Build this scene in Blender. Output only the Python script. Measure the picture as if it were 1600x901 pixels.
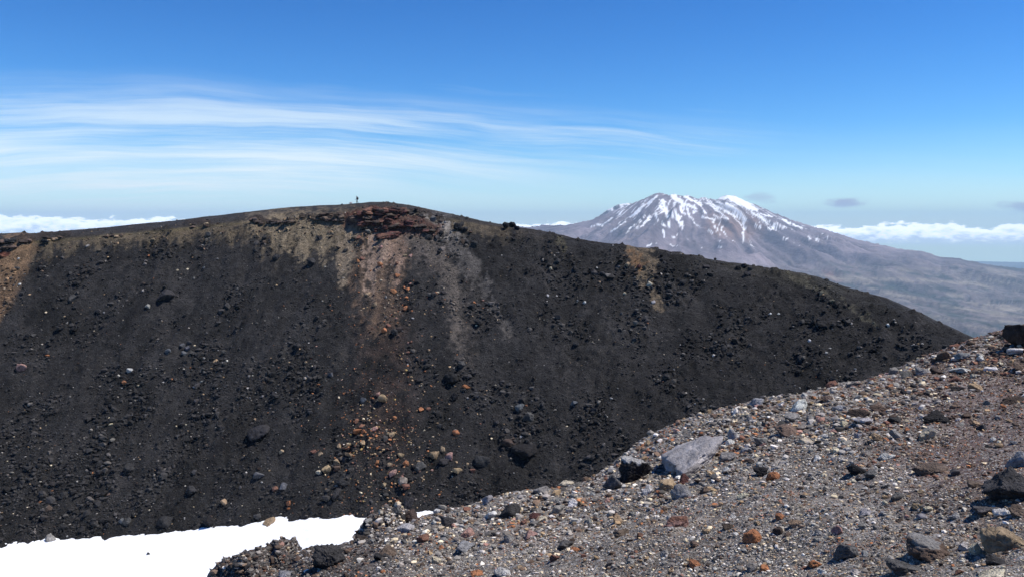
import bpy, bmesh, math, random
import numpy as np

# ------------------------------------------------------------------ camera, sky, sun, exposure
for o in list(bpy.data.objects):
    bpy.data.objects.remove(o, do_unlink=True)
SC = bpy.context.scene
COL = SC.collection

F = 1331.0                       # focal length in photo pixels (photo 1600 x 901)
LEVEL = 350.0                    # image row of the true level
PITCH = math.atan((450.5 - LEVEL) / F)
cam_d = bpy.data.cameras.new('camera')
cam = bpy.data.objects.new('camera', cam_d)
COL.objects.link(cam)
cam_d.sensor_width = 36.0
cam_d.lens = 36.0 * F / 1600.0
cam_d.clip_start = 0.1
cam_d.clip_end = 400000.0
cam.location = (0, 0, 0)
cam.rotation_euler = (math.pi / 2 - PITCH, 0, 0)
SC.camera = cam

SUN_AZ = math.radians(92)        # measured from +Y (view direction) towards +X (right)
SUN_EL = math.radians(60)
sun_d = bpy.data.lights.new('sun', 'SUN')
sun_d.energy = 4.9
sun_d.angle = math.radians(0.53)
sun_d.color = (1.0, 0.945, 0.865)
sun = bpy.data.objects.new('sun', sun_d)
COL.objects.link(sun)
sun.location = (0, 0, 900)
sun.rotation_euler = (math.pi / 2 - SUN_EL, 0, -SUN_AZ + math.pi)

SC.view_settings.view_transform = 'Standard'
SC.view_settings.look = 'None'
SC.view_settings.exposure = 0.13
SC.view_settings.gamma = 1.0
SC.view_settings.use_curve_mapping = False
SC.cycles.max_bounces = 6
SC.cycles.diffuse_bounces = 2
SC.cycles.volume_bounces = 2
SC.cycles.transparent_max_bounces = 8
SC.cycles.use_denoising = True


class NT:
    """small helper around a node tree"""
    def __init__(self, tree):
        self.t = tree
        self.L = tree.links
        tree.nodes.clear()

    def n(self, kind, **kw):
        nd = self.t.nodes.new(kind)
        for k, v in kw.items():
            setattr(nd, k, v)
        return nd

    def put(self, sock, val):
        if isinstance(val, bpy.types.NodeSocket):
            self.L.new(val, sock)
        else:
            sock.default_value = val

    def math(self, op, a, b=0.0, c=0.0, clamp=False):
        nd = self.n('ShaderNodeMath', operation=op, use_clamp=clamp)
        for s, v in zip(nd.inputs, (a, b, c)):
            self.put(s, v)
        return nd.outputs[0]

    def xyz(self, x, y, z):
        nd = self.n('ShaderNodeCombineXYZ')
        for s, v in zip(nd.inputs, (x, y, z)):
            self.put(s, v)
        return nd.outputs[0]

    def sep(self, v):
        nd = self.n('ShaderNodeSeparateXYZ')
        self.put(nd.inputs[0], v)
        return nd.outputs

    def noise(self, vec, scale, detail=4.0, rough=0.55, dist=0.0, color=False):
        nd = self.n('ShaderNodeTexNoise')
        if vec is not None:
            self.put(nd.inputs['Vector'], vec)
        nd.inputs['Scale'].default_value = scale
        nd.inputs['Detail'].default_value = detail
        nd.inputs['Roughness'].default_value = rough
        nd.inputs['Distortion'].default_value = dist
        return nd.outputs[1 if color else 0]

    def smooth(self, v, a, b, lo=0.0, hi=1.0):
        nd = self.n('ShaderNodeMapRange', interpolation_type='SMOOTHSTEP')
        for s, x in zip(nd.inputs[:5], (v, a, b, lo, hi)):
            self.put(s, x)
        return nd.outputs[0]

    def lin(self, v, a, b, lo=0.0, hi=1.0):
        nd = self.n('ShaderNodeMapRange')
        for s, x in zip(nd.inputs[:5], (v, a, b, lo, hi)):
            self.put(s, x)
        return nd.outputs[0]

    def mix(self, f, a, b, blend='MIX'):
        nd = self.n('ShaderNodeMix', data_type='RGBA', blend_type=blend)
        self.put(nd.inputs[0], f)
        self.put(nd.inputs[6], a if isinstance(a, bpy.types.NodeSocket) else (*a, 1))
        self.put(nd.inputs[7], b if isinstance(b, bpy.types.NodeSocket) else (*b, 1))
        return nd.outputs[2]


# ---- world: Nishita sky with cirrus, a low cumulus bank and three small grey clouds
W = bpy.data.worlds.new('World')
SC.world = W
W.use_nodes = True
w = NT(W.node_tree)
tc = w.n('ShaderNodeTexCoord').outputs['Generated']
dx, dy, dz = w.sep(tc)
skyv = w.xyz(dx, dy, w.math('MAXIMUM', dz, 0.004))
sky = w.n('ShaderNodeTexSky', sky_type='NISHITA')
sky.sun_disc = False
sky.sun_elevation = SUN_EL
sky.sun_rotation = SUN_AZ
sky.altitude = 2200
sky.air_density = 1.15
sky.dust_density = 0.1
sky.ozone_density = 3.0
w.L.new(skyv, sky.inputs[0])
az = w.math('ARCTAN2', dx, dy)
el = w.math('ARCSINE', dz)
# cirrus, drawn out along lines that sink gently to the right
warp = w.math('MULTIPLY', w.math('SUBTRACT', w.noise(w.xyz(w.math('MULTIPLY', az, 2.2), w.math('MULTIPLY', el, 6.0), 3.1), 1.0, 3, 0.5), 0.5), 0.05)
ep = w.math('ADD', w.math('ADD', el, w.math('MULTIPLY', az, 0.085)), warp)
bend = w.math('MINIMUM', w.math('ADD', az, 0.2), 0.0)
ep = w.math('ADD', ep, w.math('MULTIPLY', w.math('MULTIPLY', bend, bend), 0.30))
c1 = w.noise(w.xyz(w.math('MULTIPLY', az, 1.5), w.math('MULTIPLY', ep, 30.0), 2.7), 1.0, 6, 0.55)
c2 = w.noise(w.xyz(w.math('MULTIPLY', az, 6.0), w.math('MULTIPLY', ep, 150.0), 1.3), 1.0, 6, 0.62)
c3 = w.noise(w.xyz(w.math('MULTIPLY', az, 3.0), w.math('MULTIPLY', ep, 12.0), 5.0), 1.0, 2, 0.5)
top = w.smooth(ep, 0.146, 0.098)
lowline = w.math('ADD', w.math('MULTIPLY', az, 0.19), 0.055)
low = w.smooth(w.math('SUBTRACT', ep, lowline), -0.018, 0.03)
right = w.smooth(az, 0.40, 0.18)
env = w.math('MULTIPLY', w.math('MULTIPLY', top, low), right)
stre = w.smooth(w.math('ADD', w.math('MULTIPLY', c1, 0.60), w.math('MULTIPLY', c2, 0.40)), 0.37, 0.66)
cir = w.math('MULTIPLY', env, w.math('MULTIPLY', stre, 0.66))
thin = w.math('MULTIPLY', w.smooth(w.math('ADD', w.math('MULTIPLY', c1, 0.6), w.math('MULTIPLY', c3, 0.4)), 0.60, 0.75), 0.22)
veil = w.math('MULTIPLY', w.math('MULTIPLY', w.smooth(el, 0.115, 0.015), w.smooth(az, 0.30, -0.40, 0.42, 1.0)), w.lin(c1, 0.3, 0.7, 0.38, 0.78))
cir = w.math('MAXIMUM', cir, w.math('MULTIPLY', thin, w.smooth(ep, 0.30, 0.12)))
cir = w.math('ADD', cir, veil, clamp=True)
cir = w.math('MULTIPLY', cir, w.smooth(el, -0.03, 0.0))
# cumulus bank low on the horizon
q1 = w.noise(w.xyz(w.math('MULTIPLY', az, 28.0), w.math('MULTIPLY', el, 60.0), 0.4), 1.0, 5, 0.55)
q2 = w.noise(w.xyz(w.math('MULTIPLY', az, 85.0), w.math('MULTIPLY', el, 210.0), 2.4), 1.0, 4, 0.6)
etop = w.math('ADD', w.math('MULTIPLY', w.math('SUBTRACT', q1, 0.5), 0.022), w.math('MULTIPLY', w.math('SUBTRACT', q2, 0.5), 0.014))
dtop = w.math('SUBTRACT', w.math('ADD', etop, w.math('ADD', -0.001, w.smooth(az, 0.1, -0.4, 0.0, 0.007))), el)
cum = w.math('MULTIPLY', w.smooth(dtop, -0.0005, 0.0022), w.smooth(el, -0.026, -0.014))
gap = w.smooth(w.noise(w.xyz(w.math('MULTIPLY', az, 5.0), 0.0, 8.2), 1.0, 2, 0.5), 0.33, 0.42)
cum = w.math('MULTIPLY', cum, w.math('MULTIPLY', gap, 0.95))
shade = w.smooth(w.math('ADD', dtop, w.math('MULTIPLY', w.math('SUBTRACT', q2, 0.5), 0.016)), 0.003, 0.019)
cumcol = w.mix(shade, (2.6, 2.55, 2.5), (0.85, 1.0, 1.2))
# small grey clouds
pn = w.noise(w.xyz(w.math('MULTIPLY', az, 45.0), w.math('MULTIPLY', el, 120.0), 4.0), 1.0, 5, 0.6)
puff = None
for (pa, pe, sa, se, am) in ((0.372, 0.0235, 0.026, 0.0068, 0.95), (0.283, 0.029, 0.020, 0.0075, 0.55), (0.535, 0.017, 0.020, 0.008, 0.80), (0.21, -0.002, 0.015, 0.004, 0.3)):
    a_ = w.math('DIVIDE', w.math('SUBTRACT', az, pa), sa)
    e_ = w.math('DIVIDE', w.math('SUBTRACT', el, pe), se)
    r2 = w.math('ADD', w.math('MULTIPLY', a_, a_), w.math('MULTIPLY', e_, e_))
    g = w.math('SUBTRACT', w.math('POWER', 2.718, w.math('MULTIPLY', r2, -0.9)), w.math('MULTIPLY', w.math('SUBTRACT', 0.72, pn), 1.5))
    g = w.math('MULTIPLY', w.smooth(g, 0.0, 0.75), am)
    puff = g if puff is None else w.math('MAXIMUM', puff, g)

SKY_STRENGTH = 0.135
bg1 = w.n('ShaderNodeBackground')
hs = w.n('ShaderNodeHueSaturation'); hs.inputs['Saturation'].default_value = 1.18
w.L.new(w.mix(1.0, sky.outputs[0], (0.83, 0.97, 1.08), 'MULTIPLY'), hs.inputs['Color'])
gm_ = w.n('ShaderNodeGamma'); gm_.inputs[1].default_value = 1.36       # deeper blue overhead, as the clear mountain air shows
w.L.new(w.mix(1.0, hs.outputs[0], (SKY_STRENGTH,) * 3, 'MULTIPLY'), gm_.inputs[0])
w.L.new(w.mix(1.0, gm_.outputs[0], (0.95 / SKY_STRENGTH,) * 3, 'MULTIPLY'), bg1.inputs[0]); bg1.inputs[1].default_value = SKY_STRENGTH
bg2 = w.n('ShaderNodeBackground'); bg2.inputs[0].default_value = (0.84, 0.95, 1.0, 1); bg2.inputs[1].default_value = 0.98
bg3 = w.n('ShaderNodeBackground'); w.L.new(cumcol, bg3.inputs[0]); bg3.inputs[1].default_value = 1.0
bg4 = w.n('ShaderNodeBackground'); bg4.inputs[0].default_value = (0.38, 0.45, 0.60, 1); bg4.inputs[1].default_value = 1.0
cur = bg1.outputs[0]
for fac, b in ((cir, bg2), (cum, bg3), (puff, bg4)):
    m = w.n('ShaderNodeMixShader')
    w.L.new(fac, m.inputs[0]); w.L.new(cur, m.inputs[1]); w.L.new(b.outputs[0], m.inputs[2])
    cur = m.outputs[0]
wo = w.n('ShaderNodeOutputWorld')
w.L.new(cur, wo.inputs[0])

# ------------------------------------------------------------------ geometry helpers
rng = np.random.default_rng(7)


def ts(px, py):
    """photo pixel -> (x per metre ahead, z per metre ahead)"""
    px = np.asarray(px, float); py = np.asarray(py, float)
    r = (px - 800.0) / F
    u = -(py - 450.5) / F
    y = math.cos(PITCH) + u * math.sin(PITCH)
    z = -math.sin(PITCH) + u * math.cos(PITCH)
    return r / y, z / y


def pix(x, y, z):
    dep = y * math.cos(PITCH) - z * math.sin(PITCH)
    up = y * math.sin(PITCH) + z * math.cos(PITCH)
    return 800.0 + F * x / dep, 450.5 - F * up / dep


def hash2(i, j, seed):
    h = (i.astype(np.int64) * 374761393 + j.astype(np.int64) * 668265263 + seed * 1442695041) & 0x7fffffff
    h = ((h ^ (h >> 13)) * 1274126177) & 0x7fffffff
    return ((h ^ (h >> 16)) & 0xffff) / 65535.0


def vnoise(x, y, seed=0):
    i = np.floor(x); j = np.floor(y)
    fx = x - i; fy = y - j
    fx = fx * fx * fx * (fx * (fx * 6 - 15) + 10)
    fy = fy * fy * fy * (fy * (fy * 6 - 15) + 10)
    a = hash2(i, j, seed); b = hash2(i + 1, j, seed)
    c = hash2(i, j + 1, seed); d = hash2(i + 1, j + 1, seed)
    return (a + (b - a) * fx) * (1 - fy) + (c + (d - c) * fx) * fy


def fbm(x, y, octv=4, seed=0, gain=0.5):
    s = 0.0; a = 1.0; t = 0.0
    for k in range(octv):
        ca, sa = math.cos(0.6 * k + .3), math.sin(0.6 * k + .3)
        s = s + a * vnoise((x * ca - y * sa) * 2 ** k + 17.3 * k, (x * sa + y * ca) * 2 ** k - 9.1 * k, seed + k)
        t += a; a *= gain
    return s / t - 0.5


def vnoise3(p, seed):
    z = p[:, 2]; k = np.floor(z); f = z - k; f = f * f * (3 - 2 * f)
    a = vnoise(p[:, 0] + 31.7 * k, p[:, 1] + 12.9 * k, seed)
    b = vnoise(p[:, 0] + 31.7 * (k + 1), p[:, 1] + 12.9 * (k + 1), seed)
    return a + (b - a) * f - 0.5


def sstep(a, b, x):
    t = np.clip((x - a) / (b - a), 0, 1)
    return t * t * (3 - 2 * t)


def mesh_np(name, V, Fc, smooth=True, col=None):
    me = bpy.data.meshes.new(name)
    V = np.asarray(V, np.float32); Fc = np.asarray(Fc, np.int32)
    k = Fc.shape[1]
    me.vertices.add(len(V)); me.vertices.foreach_set('co', V.ravel())
    me.loops.add(Fc.size); me.loops.foreach_set('vertex_index', Fc.ravel())
    me.polygons.add(len(Fc))
    me.polygons.foreach_set('loop_start', np.arange(0, Fc.size, k, dtype=np.int32))
    me.polygons.foreach_set('loop_total', np.full(len(Fc), k, np.int32))
    me.polygons.foreach_set('use_smooth', np.full(len(Fc), smooth, bool))
    if col is not None:
        at = me.color_attributes.new('tint', 'FLOAT_COLOR', 'POINT')
        c4 = np.ones((len(V), 4), np.float32); c4[:, :3] = col
        at.data.foreach_set('color', c4.ravel())
    me.update(calc_edges=True)
    me.validate()
    return me


def link(name, me, mat=None, parent=None, loc=(0, 0, 0), **props):
    o = bpy.data.objects.new(name, me)
    COL.objects.link(o)
    if mat is not None and me is not None:
        me.materials.append(mat)
    o.location = loc
    o.parent = parent
    for k, v in props.items():
        o[k] = v
    return o


def grid_faces(nu, nv):
    i, j = np.meshgrid(np.arange(nu - 1), np.arange(nv - 1), indexing='ij')
    a = (i * nv + j).ravel()
    return np.stack([a, a + nv, a + nv + 1, a + 1], 1)


def strokes(px, py, items, jit=None):
    """soft brush strokes: items = (polyline [(x,y,width)...]) -> signed closeness, >0 inside"""
    out = np.full(px.shape, -1e9)
    for pl in items:
        for (x0, y0, w0), (x1, y1, w1) in zip(pl[:-1], pl[1:]):
            ex, ey = x1 - x0, y1 - y0
            t = np.clip(((px - x0) * ex + (py - y0) * ey) / (ex * ex + ey * ey + 1e-9), 0, 1)
            d = np.hypot(px - x0 - t * ex, py - y0 - t * ey)
            out = np.maximum(out, (w0 + (w1 - w0) * t) * 0.5 - d)
    return out


# ------------------------------------------------------------------ materials
def new_mat(name):
    m = bpy.data.materials.new(name)
    m.use_nodes = True
    t = NT(m.node_tree)
    out = t.n('ShaderNodeOutputMaterial')
    b = t.n('ShaderNodeBsdfPrincipled')
    b.inputs['Roughness'].default_value = 0.9
    b.inputs['Specular IOR Level'].default_value = 0.25
    t.L.new(b.outputs[0], out.inputs[0])
    return m, t, b


def bump(t, b, h, strength, dist):
    nd = t.n('ShaderNodeBump')
    nd.inputs['Strength'].default_value = strength
    nd.inputs['Distance'].default_value = dist
    t.L.new(h, nd.inputs['Height'])
    t.L.new(nd.outputs[0], b.inputs['Normal'])


def attr(t, name='tint'):
    return t.n('ShaderNodeAttribute', attribute_name=name).outputs[0]


def rock_mat(name, sc, bscale, bstr, lo=0.6, hi=1.35, spec=0.25):
    m, t, b = new_mat(name)
    co = t.n('ShaderNodeTexCoord').outputs['Object']
    n1 = t.noise(co, sc, 6, 0.62)
    n2 = t.noise(co, sc * 6, 4, 0.6)
    f = t.math('ADD', t.math('MULTIPLY', n1, 0.6), t.math('MULTIPLY', n2, 0.4))
    g = t.lin(f, 0.32, 0.68, lo, hi)
    c = t.mix(1.0, attr(t), t.xyz(g, g, g), 'MULTIPLY')
    t.L.new(c, b.inputs['Base Color'])
    b.inputs['Specular IOR Level'].default_value = spec
    ve = t.n('ShaderNodeTexVoronoi'); ve.inputs['Scale'].default_value = bscale * 2.2; t.L.new(co, ve.inputs['Vector'])
    pit = t.math('MULTIPLY', t.smooth(ve.outputs['Distance'], 0.0, 0.45), 0.35)
    bump(t, b, t.math('ADD', t.noise(co, bscale, 7, 0.7), pit), bstr, 1.0 / bscale)
    return m


M_rock = rock_mat('rough_stone', 7.0, 22.0, 0.85, 0.5, 1.5)
M_boulder = rock_mat('far_boulder', 1.2, 3.5, 0.7)
M_chip = rock_mat('gravel_chips', 30.0, 60.0, 0.3, 0.75, 1.25)
M_farchip = rock_mat('scree_chips', 2.0, 6.0, 0.4, 0.8, 1.2)

# gravelly foreground ground: crushed stone in many tints
M_gravel, t, b = new_mat('gravel_ground')
co = t.n('ShaderNodeTexCoord').outputs['Object']
base = attr(t)
wob = t.n('ShaderNodeVectorMath', operation='MULTIPLY_ADD')
t.L.new(t.noise(co, 9.0, 3, 0.6, color=True), wob.inputs[0]); wob.inputs[1].default_value = (0.06, 0.06, 0.06); t.L.new(co, wob.inputs[2])


def cells(sc):
    v = t.n('ShaderNodeTexVoronoi'); v.inputs['Scale'].default_value = sc
    t.L.new(wob.outputs[0], v.inputs['Vector'])
    return v.outputs['Distance'], v.outputs['Color']


d1, k1 = cells(26.0)
d2, k2 = cells(62.0)
ra = t.sep(k1); rb = t.sep(k2)
tone = t.math('ADD', t.math('MULTIPLY', ra[0], 0.5), t.math('MULTIPLY', rb[0], 0.5))
gain = t.lin(tone, 0.1, 0.9, 0.45, 1.5)
c = t.mix(1.0, base, t.xyz(gain, gain, gain), 'MULTIPLY')
c = t.mix(t.math('MULTIPLY', t.smooth(rb[1], 0.90, 0.93), 0.9), c, (0.46, 0.43, 0.37))
c = t.mix(t.math('MULTIPLY', t.smooth(rb[2], 0.92, 0.95), 0.6), c, (0.30, 0.16, 0.09))
c = t.mix(t.math('MULTIPLY', t.smooth(ra[1], 0.93, 0.96), 0.7), c, (0.36, 0.36, 0.37))
c = t.mix(t.smooth(t.noise(co, 1.3, 5, 0.6), 0.35, 0.75, 0.0, 0.4), c, (0.085, 0.078, 0.075))
t.L.new(c, b.inputs['Base Color'])
hh = t.math('SUBTRACT', t.math('MULTIPLY', t.noise(co, 35.0, 5, 0.7), 0.6), t.math('ADD', t.math('MULTIPLY', d1, 0.5), t.math('MULTIPLY', d2, 0.35)))
bump(t, b, hh, 0.9, 0.03)

# dark crater wall: scoria and ash, tinted by the vertex colours
M_wall, t, b = new_mat('scoria_scree')
co = t.n('ShaderNodeTexCoord').outputs['Object']
n1 = t.noise(co, 0.22, 8, 0.62)
n2 = t.noise(co, 1.7, 6, 0.65)
g = t.lin(t.math('ADD', t.math('MULTIPLY', n1, 0.4), t.math('MULTIPLY', n2, 0.6)), 0.36, 0.64, 0.5, 1.5)
g = t.math('MULTIPLY', g, t.lin(t.noise(co, 5.5, 3, 0.7), 0.38, 0.62, 0.6, 1.4))
c = t.mix(1.0, attr(t), t.xyz(g, g, g), 'MULTIPLY')
vo = t.n('ShaderNodeTexVoronoi'); vo.inputs['Scale'].default_value = 2.6; t.L.new(co, vo.inputs['Vector'])
vs = t.sep(vo.outputs['Color'])
c = t.mix(t.math('MULTIPLY', t.math('MULTIPLY', t.smooth(vs[0], 0.955, 0.985), t.smooth(vo.outputs['Distance'], 0.45, 0.2)), 0.55), c, (0.16, 0.15, 0.14))
t.L.new(c, b.inputs['Base Color'])
hh = t.math('ADD', t.math('MULTIPLY', t.noise(co, 0.9, 8, 0.7), 1.0), t.math('MULTIPLY', t.noise(co, 4.0, 5, 0.75), 0.7))
bump(t, b, hh, 1.0, 0.9)

M_snow, t, b = new_mat('old_snow')
co = t.n('ShaderNodeTexCoord').outputs['Object']
n1 = t.noise(co, 0.35, 6, 0.6)
sp = t.noise(co, 3.0, 6, 0.7)
c = t.mix(t.smooth(n1, 0.45, 0.72, 0, 0.35), (0.90, 0.92, 0.94), (0.86, 0.87, 0.875))
c = t.mix(t.smooth(sp, 0.70, 0.80, 0, 0.35), c, (0.45, 0.42, 0.40))
t.L.new(c, b.inputs['Base Color'])
b.inputs['Roughness'].default_value = 0.6
bump(t, b, t.noise(co, 1.1, 6, 0.6), 0.35, 0.35)

M_mount, t, b = new_mat('mountain_rock')
co = t.n('ShaderNodeTexCoord').outputs['Object']
n1 = t.noise(co, 0.0016, 8, 0.62)
n2 = t.noise(co, 0.011, 6, 0.65)
g = t.lin(t.math('ADD', t.math('MULTIPLY', n1, 0.5), t.math('MULTIPLY', n2, 0.5)), 0.36, 0.64, 0.66, 1.34)
c = t.mix(1.0, attr(t), t.xyz(g, g, g), 'MULTIPLY')
sn = t.n('ShaderNodeAttribute', attribute_name='snow').outputs['Fac']
c = t.mix(sn, c, (0.93, 0.94, 0.96))
t.L.new(c, b.inputs['Base Color'])
b.inputs['Specular IOR Level'].default_value = 0.1
bump(t, b, t.noise(co, 0.006, 8, 0.68), 0.6, 90.0)

M_plain, t, b = new_mat('lowland')
co = t.n('ShaderNodeTexCoord').outputs['Object']
n1 = t.noise(co, 0.00022, 8, 0.6)
c = t.mix(t.smooth(n1, 0.40, 0.62), (0.035, 0.06, 0.05), (0.13, 0.13, 0.09))
c = t.mix(t.smooth(t.noise(co, 0.0007, 5, 0.6), 0.62, 0.68, 0, 0.6), c, (0.22, 0.20, 0.15))
t.L.new(c, b.inputs['Base Color'])

# ------------------------------------------------------------------ the far crater wall (structure)
SKYL = np.array([(-500, 420), (-200, 385), (0, 365), (30, 364), (38, 362.5), (46, 364.5), (60, 364.5), (100, 361), (160, 356), (220, 350), (280, 344), (328, 338), (400, 330), (450, 324.5), (500, 321), (540, 319.5), (560, 317.5), (580, 316), (605, 316.2), (640, 321), (680, 329), (720, 338), (760, 346.5), (800, 353), (830, 358), (870, 366), (900, 372), (960, 381), (1000, 387), (1050, 395), (1100, 403), (1150, 410), (1180, 415), (1200, 418), (1250, 426.5), (1278, 432), (1324, 448), (1386, 466), (1449, 494), (1511, 525), (1542, 541), (1600, 574), (1700, 640), (2000, 860)], float)
GAP = np.array([(-500, 14), (0, 12), (300, 14), (450, 16), (600, 11), (700, 9), (800, 4), (1000, 3), (2000, 3)], float)
DEDGE = np.array([(-500, 165), (0, 186), (300, 186), (560, 180), (800, 171), (1000, 161), (1200, 150), (1400, 134), (1542, 118), (1700, 100), (2000, 70)], float)
BACK = np.array([(-500, 24), (0, 24), (560, 17), (700, 13), (900, 6), (2000, 5)], float)
SLOPE = np.array([(-500, .66), (600, .655), (1000, .62), (1300, .56), (1600, .48), (2000, .45)], float)


def itp(tab, x):
    return np.interp(x, tab[:, 0], tab[:, 1])


WNU = 720
wt = np.linspace(ts(-130, 500)[0], ts(1760, 500)[0], WNU)
wpx = 800 + F * wt                       # close to the pixel column at the level row
crest_t, crest_s = ts(SKYL[:, 0], SKYL[:, 1])
edge_t, edge_s = ts(SKYL[:, 0], SKYL[:, 1] + itp(GAP, SKYL[:, 0]))
s_crest = np.interp(wt, crest_t, crest_s)
s_edge = np.interp(wt, edge_t, edge_s)
Yedge = itp(DEDGE, wpx)
Ycrest = Yedge + itp(BACK, wpx)
slope = itp(SLOPE, wpx)
zedge = s_edge * Yedge
zcrest = s_crest * Ycrest
WNV = 330
# rows: 0..WNV-36 wall from the bottom (75 m in front of the rim) up to the edge, then the flat rim, crest and outer flank
NW = WNV - 36
vrow = np.linspace(0, 1, NW) ** 0.92
Y = np.empty((WNU, WNV)); Z = np.empty((WNU, WNV))
depth = 88.0
for k in range(NW):
    yy = Yedge - depth * (1 - vrow[k])
    Y[:, k] = yy
    dd = Yedge - yy
    Z[:, k] = zedge - slope * np.where(dd < 7, dd * (0.55 + 0.45 * dd / 7), dd)   # edge slightly rounded
for k in range(26):
    f = (k + 1) / 26.0
    Y[:, NW + k] = Yedge + f * (Ycrest - Yedge)
    Z[:, NW + k] = zedge + (zcrest - zedge) * (f ** 0.9)
for k in range(10):
    d = [3, 7, 14, 30, 70, 150, 350, 800, 1500, 2600][k]
    Y[:, NW + 26 + k] = Ycrest + d
    Z[:, NW + 26 + k] = zcrest - 0.06 * min(d, 6) - 0.46 * max(d - 6, 0)
X = wt[:, None] * Y
px0, py0 = pix(X, Y, Z)
inner = np.ones_like(Z); inner[:, NW:] *= np.linspace(1, 0.12, WNV - NW)[None, :] ** 1.0
inner[:, NW - 12:NW] = 0.9
crestfade = np.ones(WNV); crestfade[NW + 12:NW + 28] = 0.25; crestfade[NW + 28:] = 0.0
lump = fbm(X / 9.0, Y / 14.0, 4, 11) * 2.3 + fbm(X / 2.6, Y / 3.2, 4, 12, 0.6) * 1.45
blk = fbm(X / 1.1, Y / 1.3, 3, 13, 0.65)
lump += np.maximum(blk, 0.06) * 1.5 * (0.5 + 1.2 * sstep(-.1, .2, fbm(X / 7, Y / 7, 2, 16)))
gully = fbm(X / 3.2, Y / 40.0, 3, 14) * 1.1
fanreg = [[(430, 345, 60), (430, 400, 40)], [(500, 350, 60), (500, 400, 40)], [(545, 350, 30), (535, 430, 20)], [(600, 370, 60), (585, 450, 40)], [(660, 350, 40), (720, 540, 20)], [(690, 345, 40), (795, 520, 16)], [(1000, 395, 40), (1015, 450, 20)], [(20, 385, 60), (-10, 520, 60)]]
fanm = sstep(-10, 10, strokes(px0, py0, fanreg))
Z = Z + (lump * (1 - 0.55 * fanm) + gully * (0.5 + 1.3 * fanm)) * inner * np.where((wpx[:, None] > 690) & (crestfade[None, :] > 0), np.maximum(crestfade[None, :], 0.5), crestfade[None, :])
outm = sstep(-6, 5, strokes(px0 + 14 * fbm(X / 2, Y / 2, 3, 17), py0 + 8 * fbm(X / 1.5, Y / 1.5, 3, 18), [[(548, 345, 14), (585, 342, 26), (610, 348, 36), (650, 353, 18), (688, 361, 6)]]))
Z = Z + outm * (0.5 + 0.5 * np.floor(3.0 * (fbm(X / 3.0, Y / 1.2, 3, 19) + .5)) + 0.8 * fbm(X / .8, Y / .8, 3, 20))
# ledges of harder rock just under the edge on the left
led = [[(290, 352, 4), (330, 350, 5)], [(395, 346, 7), (460, 347, 6)], [(470, 341, 5), (545, 346, 8)], [(60, 373, 6), (110, 370, 5)], [(0, 383, 12), (70, 377, 8)], [(640, 331, 4), (690, 343, 6)]]
ledm = sstep(-2, 2, strokes(px0, py0, led))
Z = Z + ledm * (0.7 + 1.2 * fbm(X / 1.5, Y / 1.5, 3, 15))
px1, py1 = pix(X, Y, Z)

# colours of the wall
nl = fbm(X / 6.0, Y / 9.0, 5, 21)
nf = fbm(X / 1.2, Y / 2.0, 4, 22, 0.6)
nf2 = fbm(X / 0.6, Y / 0.9, 3, 24, 0.65)
nv = fbm(px1 / 9.0, py1 / 90.0, 4, 23)                # runs downslope
Cw = np.empty(X.shape + (3,)); Cw[:] = (0.0285, 0.0270, 0.0268)
Cw *= (1.0 + 1.3 * nl + 1.3 * nf)[..., None].clip(0.4, 2.2)


def paint(mask, colr):
    global Cw
    Cw = Cw + (np.array(colr) - Cw) * np.clip(mask, 0, 1)[..., None]


edge_py = np.interp(px1, SKYL[:, 0], SKYL[:, 1] + itp(GAP, SKYL[:, 0]))
dn = py1 - edge_py                                     # pixels below the rim edge
# upper rim plateau: grey brown ash
paint(sstep(1, -5, dn) * (0.55 + 0.5 * nf), (0.060, 0.055, 0.052))
# straw / olive dusty band under the edge on the left half
reach = np.interp(px1, [-100, 0, 90, 170, 260, 380, 430, 540, 600, 680, 740, 900, 1000], [90, 60, 26, 20, 24, 34, 64, 80, 75, 50, 25, 14, 8])
band = sstep(1.0, 0.35, dn / (reach * (1 + 2.0 * nv + .9 * nf + 1.2 * nf2)).clip(3, 300)) * sstep(-4, 2, dn) * sstep(880, 700, px1)
paint(band * (0.74 + 1.4 * nv + 1.0 * nf + 0.9 * nf2).clip(0, 0.85), (0.165, 0.13, 0.085))
paint(sstep(4, -1, np.abs(dn - 1)) * sstep(760, 640, px1) * (0.55 + nf).clip(0, .8), (0.125, 0.105, 0.05))
# orange corner at the far left
grain0 = lambda m_: sstep(.15, .80, m_ + (1.1 * nf2 + 0.7 * nf) * sstep(0, .3, m_))
m = grain0(sstep(-16, 12, strokes(px1 + 30 * nf + 14 * nf2, py1, [[(30, 388, 46), (5, 440, 44), (-30, 520, 30)]])))
paint(m * (0.75 + 0.9 * nf), (0.26, 0.165, 0.095))
m = sstep(-3, 3, strokes(px1 + 8 * nf, py1 + 8 * nf, [[(-40, 400, 16), (12, 396, 8)]]))
paint(m, (0.13, 0.045, 0.03))
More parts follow.
